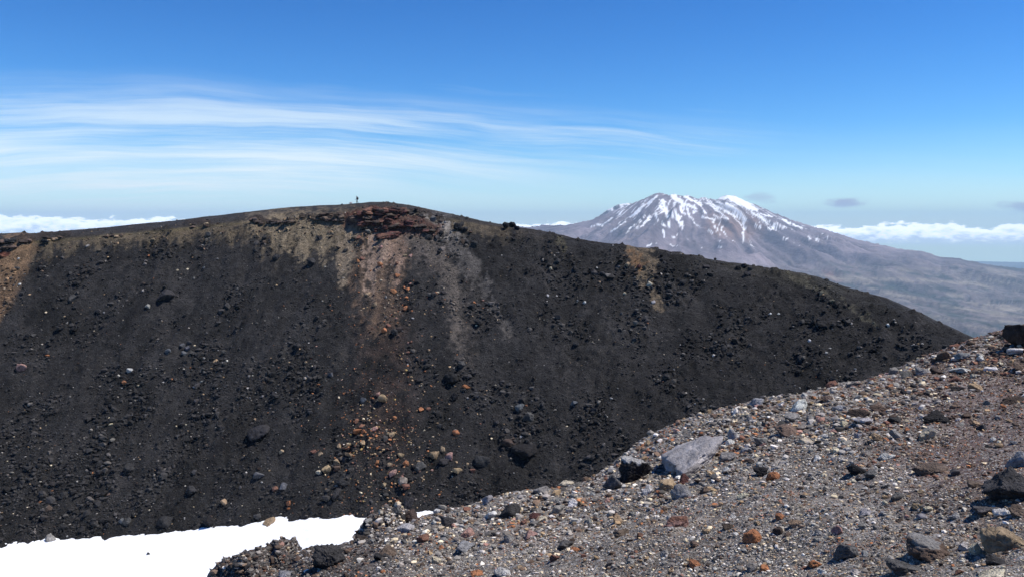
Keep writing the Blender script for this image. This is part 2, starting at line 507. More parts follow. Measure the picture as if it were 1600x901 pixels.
# fans of pale dust below the outcrop
grain = lambda m_: sstep(.15, .80, m_ + (1.1 * nf2 + 0.7 * nf) * sstep(0, .3, m_))
fan = lambda pl, soft=5, jx=26: grain(sstep(-soft * 1.5, soft * 0.9, strokes(px1 + jx * nv + 9 * nf2, py1 + 22 * nf, pl) + 14 * nf2 + 12 * nf))
k = (0.80 + 1.1 * nf + 0.9 * nf2).clip(0.12, 1)
paint(fan([[(405, 352, 34), (470, 360, 54), (540, 362, 56)]], 14) * (0.62 + 1.2 * nv + 1.0 * nf2).clip(0, .9), (0.215, 0.17, 0.112))
paint(fan([[(590, 375, 90), (585, 430, 70), (592, 500, 40)]], 16) * (0.55 + 1.2 * nv + 1.0 * nf2).clip(0, .9), (0.20, 0.135, 0.092))
paint(fan([[(665, 365, 80), (705, 420, 60), (722, 500, 34), (726, 560, 14)]], 14) * (0.42 + 1.2 * nv + 1.0 * nf2).clip(0, .8), (0.11, 0.096, 0.086))
paint(fan([[(545, 355, 22), (540, 395, 18), (535, 445, 8)]]) * k, (0.29, 0.23, 0.165))
paint(fan([[(598, 372, 26), (590, 410, 26), (577, 460, 10)], [(578, 380, 14), (574, 430, 12)]]) * k, (0.35, 0.255, 0.195))
paint(fan([[(618, 370, 20), (614, 440, 8)]]) * k, (0.29, 0.20, 0.15))
paint(fan([[(650, 362, 46), (680, 400, 30)]], 12) * k * 0.8, (0.155, 0.13, 0.115))
paint(fan([[(665, 380, 14), (700, 430, 12), (716, 490, 12), (722, 540, 14)]]) * k, (0.135, 0.115, 0.098))
paint(fan([[(690, 345, 24), (730, 410, 22), (752, 450, 14), (795, 525, 5)]]) * k * 0.9, (0.118, 0.108, 0.10))
paint(fan([[(625, 342, 8), (690, 352, 12), (705, 365, 18)]], 5) * k, (0.30, 0.27, 0.24))
paint(fan([[(436, 350, 26), (432, 385, 18)], [(478, 352, 22), (470, 400, 16)], [(512, 360, 14), (506, 410, 8)]]) * k, (0.25, 0.20, 0.135))
# tan scar on the right shoulder
paint(fan([[(990, 392, 26), (1008, 412, 36), (1014, 440, 14), (1030, 480, 5)]], 6, 14) * k, (0.20, 0.155, 0.105))
paint(fan([[(985, 398, 8), (1000, 410, 18)]], 5, 10) * k, (0.23, 0.135, 0.07))
paint(fan([[(877, 376, 14), (882, 392, 6)]], 5, 8) * k * .6, (0.12, 0.105, 0.06))
# pale trodden path on the shoulder
paint(fan([[(1232, 430, 4), (1275, 447, 6), (1300, 462, 6), (1330, 478, 4), (1370, 505, 3)]], 4, 10) * k * .75, (0.13, 0.12, 0.085))
paint(sstep(1420, 1250, px1) * sstep(1000, 1250, px1) * sstep(25, 3, dn) * 0.35, (0.085, 0.078, 0.055))
# rusty tint running down the middle
m = sstep(70, 10, np.abs(px1 - (600 + 10 * nv))) * sstep(430, 520, py1) * sstep(760, 640, py1)
paint(m * (0.16 + nf * .8).clip(0, .5), (0.12, 0.068, 0.046))
# dark red ground around the outcrop
paint(sstep(-8, 6, strokes(px1 + 16 * nf, py1 + 10 * nf, [[(540, 345, 18), (580, 335, 18), (600, 350, 26), (680, 360, 12)]])) * .9, (0.125, 0.062, 0.045))
paint(ledm * 0.85, (0.055, 0.042, 0.036))
paint(outm * (0.8 + nf2), (0.105, 0.052, 0.040))
Wall_Z, Wall_Y = Z, Y
me = mesh_np('crater_wall', np.stack([X, Y, Z], -1).reshape(-1, 3), grid_faces(WNU, WNV), True, Cw.reshape(-1, 3))
link('crater_wall', me, M_wall, kind='structure', label='dark scree wall of the crater with brown dust fans')


def hit(gt, GY, GZ, t, s, upto):
    """first meeting of rays (t,s) with a grid of columns; returns Y (nan where it misses)"""
    t = np.atleast_1d(t); s = np.atleast_1d(s)
    out = np.full(t.shape, np.nan)
    fi = np.interp(t, gt, np.arange(len(gt)))
    for a in range(0, len(t), 20000):
        f = fi[a:a + 20000]; i = np.minimum(f.astype(int), len(gt) - 2); wgt = (f - i)[:, None]
        yy = GY[i, :upto] * (1 - wgt) + GY[i + 1, :upto] * wgt
        zz = GZ[i, :upto] * (1 - wgt) + GZ[i + 1, :upto] * wgt
        g = zz - s[a:a + 20000, None] * yy
        up = (g[:, 1:] >= 0) & (g[:, :-1] < 0)
        has = up.any(1); j = up.argmax(1)
        r = np.arange(len(f))
        g0 = g[r, j]; g1 = g[r, j + 1]
        q = g0 / (g0 - g1 + 1e-12)
        val = yy[r, j] + q * (yy[r, j + 1] - yy[r, j])
        out[a:a + 20000] = np.where(has, val, np.nan)
    return out


def wall_at(px, py):
    t, s = ts(px, py)
    Yh = hit(wt, Wall_Y, Wall_Z, t, s, NW + 26)
    t = np.atleast_1d(t); s = np.atleast_1d(s)
    return np.stack([t * Yh, Yh, s * Yh], -1)


# ------------------------------------------------------------------ snowfield at the crater bottom
SNE = np.array([(-140, 868), (0, 851), (60, 842), (130, 839), (200, 838), (250, 832), (300, 830), (345, 826), (365, 820), (450, 815), (560, 806), (625, 802), (800, 790)], float)
st = np.linspace(ts(-135, 800)[0], ts(780, 800)[0], 260)
et, es = ts(SNE[:, 0], SNE[:, 1])
e = np.interp(st, et, es)
e = np.convolve(np.pad(e, 20, mode='edge'), np.ones(41) / 41, 'valid')
Ye = hit(wt, Wall_Y, Wall_Z, st, e, NW)
ok = ~np.isnan(Ye)
Ye = np.interp(st, st[ok], Ye[ok])
ker = np.ones(21) / 21
Ye = np.convolve(np.pad(Ye, 10, mode='edge'), ker, 'valid')
ze = e * Ye
NR = 120
SY = np.empty((260, NR)); SZ = np.empty((260, NR))
for k in range(NR):
    d = 6 - 58 * (k / (NR - 1)) ** 1.2
    SY[:, k] = Ye + d
    SZ[:, k] = ze + 0.10 * d - 0.0 * d
SX = st[:, None] * SY
SZ = SZ + fbm(SX / 14, SY / 9, 3, 41) * 0.55 + fbm(SX / 3, SY / 2.2, 3, 42) * 0.2 + np.abs(fbm(SX / 1.3, SY / 1.3, 2, 43)) * 0.22
SZ = SZ - 0.25 * sstep(0, 6, SY - Ye[:, None])
me = mesh_np('snowfield', np.stack([SX, SY, SZ], -1).reshape(-1, 3), grid_faces(260, NR)[:, ::-1], True)
link('snowfield', me, M_snow, kind='structure', label='bright snowfield lying in the bottom of the crater')

# ------------------------------------------------------------------ foreground slope (structure)
cp = []
for pxx, rows in {1600: ((901, 4.0), (760, 5.8), (650, 9), (584, 14), (545, 21)), 1400: ((901, 4.6), (760, 7), (650, 11), (594, 15.5), (576, 18)),
                  1200: ((901, 5.4), (800, 7.2), (700, 10.5), (624, 16)), 1000: ((901, 6.2), (800, 9.3), (720, 12.8), (692, 14.5)),
                  800: ((901, 7.2), (830, 9.6), (772, 12.6)), 640: ((901, 8.2), (815, 12.0)), 480: ((901, 9.6), (872, 11.4)), 340: ((901, 10.6),)}.items():
    for (pyy, yy) in rows:
        t_, s_ = ts(pxx, pyy)
        cp.append((t_ * yy, yy, s_ * yy))
    # beyond the brow the ground breaks away towards the crater
    for dY, dz in ((1.6, -0.75), (5.0, -4.0), (14.0, -12.0), (28.0, -24.0)):
        cp.append((t_ * (yy + dY), yy + dY, s_ * (yy + dY) + dz))
cp += [(0, 0, -1.65), (3, 0, -1.35), (8, 1, -1.1), (9, 5, -1.3), (-2.5, 1, -2.4), (-6, 3, -4.6), (-9, 8, -7.4), (-12, 14, -12), (-18, 25, -22), (16, 12, -1.6), (22, 20, -2.2), (20, 5, -.7), (-12, 2, -9), (-20, 10, -16), (30, 40, -16), (-30, 44, -36)]
cp = np.array(cp)


def tps_fit(P, v, lam):
    d = np.hypot(P[:, None, 0] - P[None, :, 0], P[:, None, 1] - P[None, :, 1])
    K = np.where(d > 0, d * d * np.log(d + 1e-12), 0) + lam * np.eye(len(P))
    Q = np.concatenate([np.ones((len(P), 1)), P], 1)
    A = np.block([[K, Q], [Q.T, np.zeros((3, 3))]])
    return np.linalg.solve(A, np.concatenate([v, np.zeros(3)]))


cof = tps_fit(cp[:, :2], cp[:, 2], 0.25)


def tps(x, y):
    out = cof[-3] + cof[-2] * x + cof[-1] * y
    for (cx, cy, _), c_ in zip(cp, cof):
        d2_ = (x - cx) ** 2 + (y - cy) ** 2
        out = out + c_ * 0.5 * d2_ * np.log(d2_ + 1e-12)
    return out


GNU, GNV = 560, 320
gt = np.linspace(-0.95, 0.92, GNU)
gy = np.geomspace(1.6, 46.0, GNV)
GY = np.broadcast_to(gy, (GNU, GNV)).copy()
GX = gt[:, None] * GY
GZ = tps(GX, GY) - 0.0045 * GY
gp, gq = pix(GX, GY, GZ)
relief = fbm(GX / 2.4, GY / 2.4, 4, 51) * 0.30 + fbm(GX / 0.55, GY / 0.55, 4, 52, 0.6) * 0.14
relief += np.maximum(fbm(GX / 0.17, GY / 0.17, 3, 53, 0.6), 0.0) * 0.11
GZ = GZ + relief
# dark lava humps along the edge of the snow
humpm = np.zeros_like(GZ)
for (hpx, hY, rx, ry, hh_) in ((398, 11.2, .62, .9, .36), (468, 11.3, .40, .7, .17), (600, 12.1, .42, .9, .40)):
    hx_ = (hpx - 800) / F * hY * 1.03
    wx = fbm(GX / .35, GY / .35, 4, 56) * .5
    rd = np.hypot((GX - hx_) / rx, (GY - hY) / ry) + wx
    dome = np.sqrt(np.clip(1 - rd ** 2, 0, 1)) * sstep(1.0, .8, rd)
    GZ = GZ + dome * hh_ * (1 + 0.5 * fbm(GX / .16, GY / .16, 3, 57, .6))
    humpm = np.maximum(humpm, sstep(1.15, 0.9, rd))
gn = fbm(GX / 1.3, GY / 1.3, 5, 54)
gm = fbm(GX / 0.35, GY / 0.35, 4, 55)
Cg = np.empty(GX.shape + (3,)); Cg[:] = (0.19, 0.17, 0.15)


def gpaint(mask, colr):
    global Cg
    Cg = Cg + (np.array(colr) - Cg) * np.clip(mask, 0, 1)[..., None]


gpaint(sstep(1300, 1480, gp + 160 * gn) * sstep(860, 730, gq + 60 * gn), (0.115, 0.080, 0.073))
gpaint(sstep(0.02, 0.2, gn) * 0.6, (0.155, 0.108, 0.086))
gpaint(sstep(0.0, 0.22, gm) * 0.5, (0.21, 0.195, 0.18))
gpaint(sstep(-0.03, -0.2, gn) * 0.5, (0.085, 0.078, 0.072))
gpaint(sstep(690, 560, gp + 80 * gn) * 0.85, (0.064, 0.056, 0.056))
gpaint(sstep(700, 520, gp) * sstep(870, 830, gq) * 0.6, (0.05, 0.045, 0.046))
gpaint(humpm * (0.9 + gm), (0.058, 0.050, 0.048))
Cg *= (1 + 0.8 * gm)[..., None].clip(0.5, 1.7)
me = mesh_np('gravel_slope', np.stack([GX, GY, GZ], -1).reshape(-1, 3), grid_faces(GNU, GNV), True, Cg.reshape(-1, 3))
link('gravel_slope', me, M_gravel, kind='structure', label='gravelly stone slope of the near crater rim')


def slope_at(px, py):
    t, s = ts(px, py)
    t = np.atleast_1d(t); s = np.atleast_1d(s)
    Yh = hit(gt, GY, GZ, t, s, GNV)
    return np.stack([t * Yh, Yh, s * Yh], -1)


# ------------------------------------------------------------------ distant volcano (structure)
MSK = np.array([(760, 356), (835, 354), (855, 351.5), (880, 352), (900, 349), (920, 345), (935, 339), (950, 333), (968, 325), (985, 320), (1000, 313), (1012, 308), (1022, 303.5), (1028, 301.5), (1036, 302.5), (1044, 305), (1049, 303.2), (1056, 304.5), (1064, 306), (1072, 305.6), (1084, 308), (1090, 310), (1096, 309), (1102, 308), (1108, 310.5), (1118, 312.5), (1124, 309), (1130, 306.5), (1138, 304.6), (1144, 306), (1148, 305.8), (1156, 309.5), (1166, 315), (1178, 319), (1190, 324), (1210, 333), (1225, 339), (1240, 345), (1255, 349), (1270, 354), (1300, 362), (1320, 368), (1345, 376), (1370, 381), (1400, 388), (1424, 391.5), (1440, 391.8), (1452, 396), (1470, 402), (1488, 402), (1500, 404), (1520, 409), (1550, 414), (1600, 420), (1700, 432), (1900, 450)], float)
MNU, MNV = 470, 220
mt = np.linspace(ts(770, 400)[0], ts(1720, 400)[0], MNU)
ct, cs = ts(MSK[:, 0], MSK[:, 1])
ms = np.interp(mt, ct, cs)
mpx = 800 + F * mt
Dc = 15000 + 500 * np.sin(mpx / 90.0)
zc = ms * Dc
qv = np.linspace(0, 1, MNV - 6) ** 1.25
MY = np.empty((MNU, MNV)); MZ = np.empty((MNU, MNV))
for k in range(MNV - 6):
    q = qv[k]
    MY[:, k + 6] = Dc - q * (Dc - 4500)
    qq = np.clip((Dc - MY[:, k + 6]) / (Dc - 6800), 0, 1.4)
    MZ[:, k + 6] = zc + (-1090 - zc) * (1 - np.abs(1 - qq) ** 1.9 * np.sign(1 - qq).clip(0, 1)) - np.maximum(qq - 1, 0) * 200
for k, (d, f) in enumerate(((6000, 1500), (4000, 1200), (2500, 900), (1200, 480), (500, 210), (150, 60))):
    MY[:, k] = Dc + d
    MZ[:, k] = np.maximum(zc - f, -1500)
MX = mt[:, None] * MY
qrow = np.concatenate([np.zeros(6), qv])[None, :]
S0 = (ts(1088, 303)[0] * 15000, 15600.0)
th = np.arctan2(MX - S0[0], S0[1] - MY)
rr = np.hypot(MX - S0[0], MY - S0[1])
rid = 0
for (fr, am, sd) in ((4.5, 1.0, 61), (11.0, 0.55, 62), (27.0, 0.30, 63)):
    nn = vnoise(th * fr + 0.8 * fbm(MX / 1500, MY / 1500, 3, sd + 20) * fr / 4, rr / 2600.0, sd)
    rid = rid + am * (1 - np.abs(2 * nn - 1) * 1.4)
amp = sstep(0.0, 0.10, qrow) * np.interp(rr, [0, 700, 2500, 5000, 9000], [0, 80, 180, 130, 60])
MZ2 = MZ + (rid - 0.8) * amp + fbm(MX / 500, MY / 500, 5, 66, 0.6) * np.interp(rr, [0, 2500, 9000], [110, 190, 130]) * sstep(0.0, 0.05, qrow)
MZ2[:, 6:8] += (fbm(mpx / 5.0, mpx * 0, 4, 67, 0.7) * 52)[:, None]
MZ = MZ2
mpx2, mpy2 = pix(MX, MY, MZ)
mn = fbm(MX / 700, MY / 900, 5, 71)
mth = fbm(th * 26, rr / 1500, 4, 72)
SNOW = [[(1027, 306, 3), (1012, 319, 5)], [(1007, 321, 4), (993, 333, 5), (984, 340, 3)], [(1036, 314, 6), (1041, 328, 5), (1044, 340, 4)], [(1047, 304, 4), (1054, 309, 7), (1066, 315, 5)],
        [(1065, 317, 5), (1063, 328, 4), (1069, 335, 3)], [(1055, 327, 3), (1059, 345, 4), (1067, 357, 2)], [(1070, 307, 4), (1091, 319, 3)], [(1076, 320, 5), (1089, 327, 3)],
        [(1025, 334, 4), (1029, 346, 2)], [(1049, 331, 3), (1053, 340, 3)], [(1077, 335, 4), (1082, 344, 2), (1090, 354, 2)], [(1006, 337, 2), (995, 357, 2)], [(1015, 339, 4), (1000, 358, 2)],
        [(977, 347, 2), (955, 362, 2)], [(992, 351, 2), (978, 364, 1.6)], [(1035, 349, 3), (1040, 354, 3)], [(1046, 344, 3), (1045, 355, 3)], [(1036, 361, 3), (1038, 370, 2)],
        [(1096, 338, 2), (1107, 341, 3), (1117, 344, 2)], [(1116, 344, 2), (1117, 356, 2)], [(1115, 336, 3), (1125, 342, 3)], [(1126, 346, 2), (1120, 361, 2)], [(1128, 355, 2), (1125, 367, 1.5)], [(1105, 359, 2), (1113, 365, 3)],
        [(1120, 311, 3), (1138, 308, 6), (1152, 313, 11), (1168, 322, 9), (1182, 328, 5)], [(1135, 318, 4), (1152, 330, 8), (1165, 344, 5)], [(1097, 314, 1.5), (1118, 327, 3), (1137, 342, 2)],
        [(1110, 318, 2), (1135, 330, 4), (1155, 342, 4)], [(1120, 316, 2), (1146, 328, 4)], [(1162, 347, 4), (1162, 376, 1.6)], [(1172, 331, 3), (1186, 338, 4), (1200, 349, 3)], [(1187, 334, 2), (1208, 339, 3)],
        [(1222, 343, 3), (1234, 349, 4)], [(1240, 352, 3), (1254, 356, 3)], [(1212, 349, 2), (1230, 357, 2)], [(1202, 356, 4), (1213, 359, 3)], [(1180, 352, 4), (1188, 355, 3)], [(1264, 371, 1.5), (1278, 376, 2)],
        [(940, 353, 2), (958, 341, 2)], [(965, 336, 2), (976, 328, 3)], [(926, 354, 2), (940, 350, 1.5)], [(1098, 330, 3), (1105, 333, 2)], [(1050, 372, 1.5), (1060, 367, 2)], [(1012, 386, 2), (1017, 382, 1.5)], [(1048, 381, 2), (1052, 384, 2)], [(1122, 385, 1.5), (1128, 386, 1.5)], [(1224, 371, 1.5), (1232, 374, 1.5)], [(1285, 365, 1.5), (1300, 371, 1.5)]]
sd_ = strokes(mpx2 + 4 * fbm(mpx2 / 5, mpy2 / 7, 3, 73), mpy2 + 4 * fbm(mpx2 / 6, mpy2 / 6, 3, 74), SNOW)
snow = sstep(-0.35, 0.45, sd_ - 0.05 + 2.0 * fbm(mpx2 / 3.5, mpy2 / 3.5, 3, 75))
speck = sstep(0.19, 0.23, fbm(th * 60, rr / 420, 4, 76) + 0.10 * sstep(340, 310, mpy2) - 0.10 * sstep(352, 372, mpy2)) * sstep(940, 980, mpx2) * sstep(1290, 1240, mpx2)
snow = np.clip(np.maximum(snow, speck) * sstep(405, 380, mpy2), 0, 1)
Cm = np.empty(MX.shape + (3,)); Cm[:] = (0.185, 0.150, 0.160)
Cm *= (1 + 1.2 * mn + 1.0 * mth)[..., None].clip(0.45, 1.8)
mp = lambda mask, colr: Cm + (np.array(colr) - Cm) * np.clip(mask, 0, 1)[..., None]
Cm = mp(sstep(-22, 6, strokes(mpx2 + 30 * mn, mpy2 + 20 * mth, [[(1128, 352, 26), (1165, 352, 26)]])) * .8, (0.25, 0.155, 0.115))
Cm = mp(sstep(-5, 3, strokes(mpx2 + 10 * mth, mpy2, [[(1288, 425, 4), (1312, 436, 8)]])) * .9, (0.26, 0.10, 0.08))
lowm = sstep(390, 440, mpy2)
Cm = mp(lowm * 0.6, (0.115, 0.10, 0.082))
lin_ = fbm(mpx2 / 60 + mpy2 / 40, mpy2 / 3.5 - mpx2 / 22, 4, 77)
Cm = mp(sstep(0.08, 0.2, lin_) * sstep(1180, 1330, mpx2) * sstep(400, 440, mpy2) * .85, (0.26, 0.225, 0.18))
Cm = mp(sstep(-0.05, -0.2, lin_) * sstep(1180, 1330, mpx2) * sstep(390, 430, mpy2) * .85, (0.035, 0.05, 0.04))
Cm = mp(sstep(0.1, 0.2, fbm(MX / 900, MY / 500, 4, 78)) * sstep(460, 500, mpy2) * .6, (0.04, 0.055, 0.04))
me = mesh_np('mountain', np.stack([MX, MY, MZ], -1).reshape(-1, 3), grid_faces(MNU, MNV)[:, ::-1], True, Cm.reshape(-1, 3))
at_ = me.attributes.new('snow', 'FLOAT', 'POINT'); at_.data.foreach_set('value', snow.astype(np.float32).ravel())
link('mountain', me, M_mount, kind='structure', label='broad distant volcano with streaks of snow below its summit')

# snowy shoulder standing behind the left ridge of the volcano
PSK = np.array([(880, 372), (915, 350), (930, 341), (942, 333), (950, 327), (957, 324), (964, 320), (970, 319), (977, 317.5), (986, 317), (994, 318), (1005, 322), (1030, 340), (1060, 370)], float)
pt, ps = ts(PSK[:, 0], PSK[:, 1])
at2 = np.linspace(pt[0], pt[-1], 130)
pz = np.interp(at2, pt, ps) * 17000
PY = 17000 - np.linspace(-1, 1, 60)[None, :] * 1500 + np.zeros((130, 1))
PX = at2[:, None] * PY
PZ = pz[:, None] - np.abs(np.linspace(-1, 1, 60))[None, :] ** 1.2 * 620
nz = fbm(PX / 260, PY / 400, 5, 81, 0.6)
PZ = PZ + nz * 110 * sstep(0, .2, np.abs(np.linspace(-1, 1, 60)))[None, :]
PZ += (fbm(at2 * 900, at2 * 0, 4, 82) * 25)[:, None]
ppx, ppy = pix(PX, PY, PZ)
psn = sstep(-0.08, 0.12, fbm(PX / 90, PY / 500, 4, 83) + 0.32 * sstep(336, 318, ppy) - 0.18)
Cp = np.empty(PX.shape + (3,)); Cp[:] = (0.09, 0.072, 0.07)
me = mesh_np('mountain_shoulder', np.stack([PX, PY, PZ], -1).reshape(-1, 3), grid_faces(130, 60)[:, ::-1], True, Cp.reshape(-1, 3))
at_ = me.attributes.new('snow', 'FLOAT', 'POINT'); at_.data.foreach_set('value', psn.astype(np.float32).ravel())
link('mountain_shoulder', me, M_mount, kind='structure', label='snow dusted shoulder behind the left ridge of the volcano')

# lowland sheet to the horizon, following the curve of the earth
na, nr = 96, 60
aa = np.linspace(0, 2 * math.pi, na, endpoint=False)
rad = np.geomspace(1200, 44000, nr)
LX = np.sin(aa)[:, None] * rad; LY = np.cos(aa)[:, None] * rad
LZ = -1330 - 200 * sstep(9000, 40000, rad)[None, :] - rad[None, :] ** 2 / (2 * 6371000 * 1.16) + fbm(LX / 5000, LY / 5000, 4, 91) * 120
V = np.stack([LX, LY, LZ], -1).reshape(-1, 3)
i, j = np.meshgrid(np.arange(na), np.arange(nr - 1), indexing='ij')
i2 = (i + 1) % na
Fq = np.stack([(i * nr + j).ravel(), (i * nr + j + 1).ravel(), (i2 * nr + j + 1).ravel(), (i2 * nr + j).ravel()], 1)
V = np.concatenate([V, [[0, 0, -1330]]]); cen = len(V) - 1
tri = np.array([[cen, (k_ * nr), ((k_ + 1) % na) * nr, ((k_ + 1) % na) * nr] for k_ in range(na)])
me = bpy.data.meshes.new('plain')
me.from_pydata(V.tolist(), [], Fq[:, ::-1].tolist() + [[a_, c_, b_] for a_, b_, c_, _ in tri.tolist()])
me.polygons.foreach_set('use_smooth', [True] * len(me.polygons)); me.update()
link('plain', me, M_plain, kind='structure', label='hazy lowland reaching to the horizon')

# ------------------------------------------------------------------ rocks
ICO = {}
for lv in (1, 2, 3, 4, 5):
    bm = bmesh.new(); bmesh.ops.create_icosphere(bm, subdivisions=lv, radius=1.0)
    bm.verts.ensure_lookup_table()
    ICO[lv] = (np.array([v.co[:] for v in bm.verts]), np.array([[v.index for v in f.verts] for f in bm.faces]))
    bm.free()


def rock_shape(seed, lvl, planes=11, sharp=34.0, rough=0.10, freq=2.2, lava=0.0, strata=0.0):
    r_ = np.random.default_rng(seed)
    v, f = ICO[lvl]
    n = r_.normal(size=(planes, 3)); n /= np.linalg.norm(n, axis=1)[:, None]
    d = r_.uniform(0.55, 1.0, planes)
    dots = np.maximum(v @ n.T, 0) / d
    r = (np.power(dots, sharp).sum(1) + 0.35 ** sharp) ** (-1 / sharp)
    r = np.minimum(r, 1.5)
    off = r_.uniform(0, 50, 3)
    a = 1.0; q = 0
    for k in range(4 if lvl >= 4 else 2):
        q = q + a * vnoise3(v * freq * 2 ** k + off + k * 5.3, seed % 997 + k); a *= 0.55
    r = r * (1 + 2 * rough * q)
    if lvl >= 4:
        r = r * (1 - 0.10 * sstep(0.06, 0.0, np.abs(vnoise3(v * 3.1 + off * 1.7, seed % 557))))
    if lava:
        w_ = np.abs(vnoise3(v * 5.0 + off, seed % 331)) * 2
        w2 = np.abs(vnoise3(v * 11.0 + off, seed % 337)) * 2
        r = r * (1 + lava * (w_ - 0.35) + 0.5 * lava * (w2 - .35))
    P = v * r[:, None]
    if strata:
        P = P * (1 + strata * np.sign(np.sin(P[:, 2:3] * 11 + off[0])) * np.array([[1, 1, 0]]))
    lo, hi = P.min(0), P.max(0)
    return (P - (lo + hi) / 2) / ((hi - lo) / 2), f


def rot_xyz(P, ax, ay, az_):
    cx, sx, cy, sy, cz, sz = math.cos(ax), math.sin(ax), math.cos(ay), math.sin(ay), math.cos(az_), math.sin(az_)
    R = np.array([[cz, -sz, 0], [sz, cz, 0], [0, 0, 1]]) @ np.array([[cy, 0, sy], [0, 1, 0], [-sy, 0, cy]]) @ np.array([[1, 0, 0], [0, cx, -sx], [0, sx, cx]])
    return P @ R.T


COLR = {'black': (0.022, 0.021, 0.022), 'charcoal': (0.045, 0.044, 0.046), 'dark grey': (0.092, 0.088, 0.086), 'grey': (0.225, 0.215, 0.205), 'blue-grey': (0.235, 0.237, 0.245),
        'pale grey': (0.41, 0.40, 0.39), 'white': (0.58, 0.57, 0.55), 'cream': (0.50, 0.44, 0.33), 'tan': (0.30, 0.22, 0.14), 'orange': (0.33, 0.145, 0.070), 'rust': (0.165, 0.085, 0.062),
        'dark brown': (0.062, 0.046, 0.038), 'brown': (0.125, 0.09, 0.070), 'pink': (0.33, 0.20, 0.17), 'maroon': (0.095, 0.042, 0.036), 'yellow': (0.40, 0.29, 0.12), 'slate': (0.10, 0.103, 0.112), 'dust': (0.25, 0.215, 0.18)}


def make_rock(name, pos, dims, colour, seed, lvl=3, mat=None, tilt=(0, 0, 0), cap=None, sink=0.30, **kw):
    P, f = rock_shape(seed, lvl, **kw)
    P = P * (np.array(dims) / 2)
    P = rot_xyz(P, *tilt)
    base = np.array(COLR[colour])
    if mat is M_boulder and colour in ('black', 'charcoal', 'dark grey'):
        base = base * 0.72
    r_ = np.random.default_rng(seed + 5)
    base = base * r_.uniform(0.85, 1.15) * r_.uniform(0.97, 1.03, 3)
    Cc = np.tile(base, (len(P), 1))
    q = vnoise3(P / max(dims) * 5 + 3.3, seed % 91) + 0.5 * vnoise3(P / max(dims) * 13 + 9.3, seed % 71)
    Cc = Cc * (1 + 0.7 * q)[:, None]
    if cap:
        nrm = P / (np.array(dims) / 2)
        m = sstep(0.30, 0.42, nrm[:, 2] + 0.5 * q + cap[1])
        Cc = Cc + (np.array(COLR[cap[0]]) - Cc) * m[:, None]
    me = mesh_np(name, P, f, lvl >= 4, Cc)
    zmin = P[:, 2].min()
    return link(name, me, mat or M_rock, loc=(pos[0], pos[1], pos[2] - zmin * (1 - 2 * sink)))


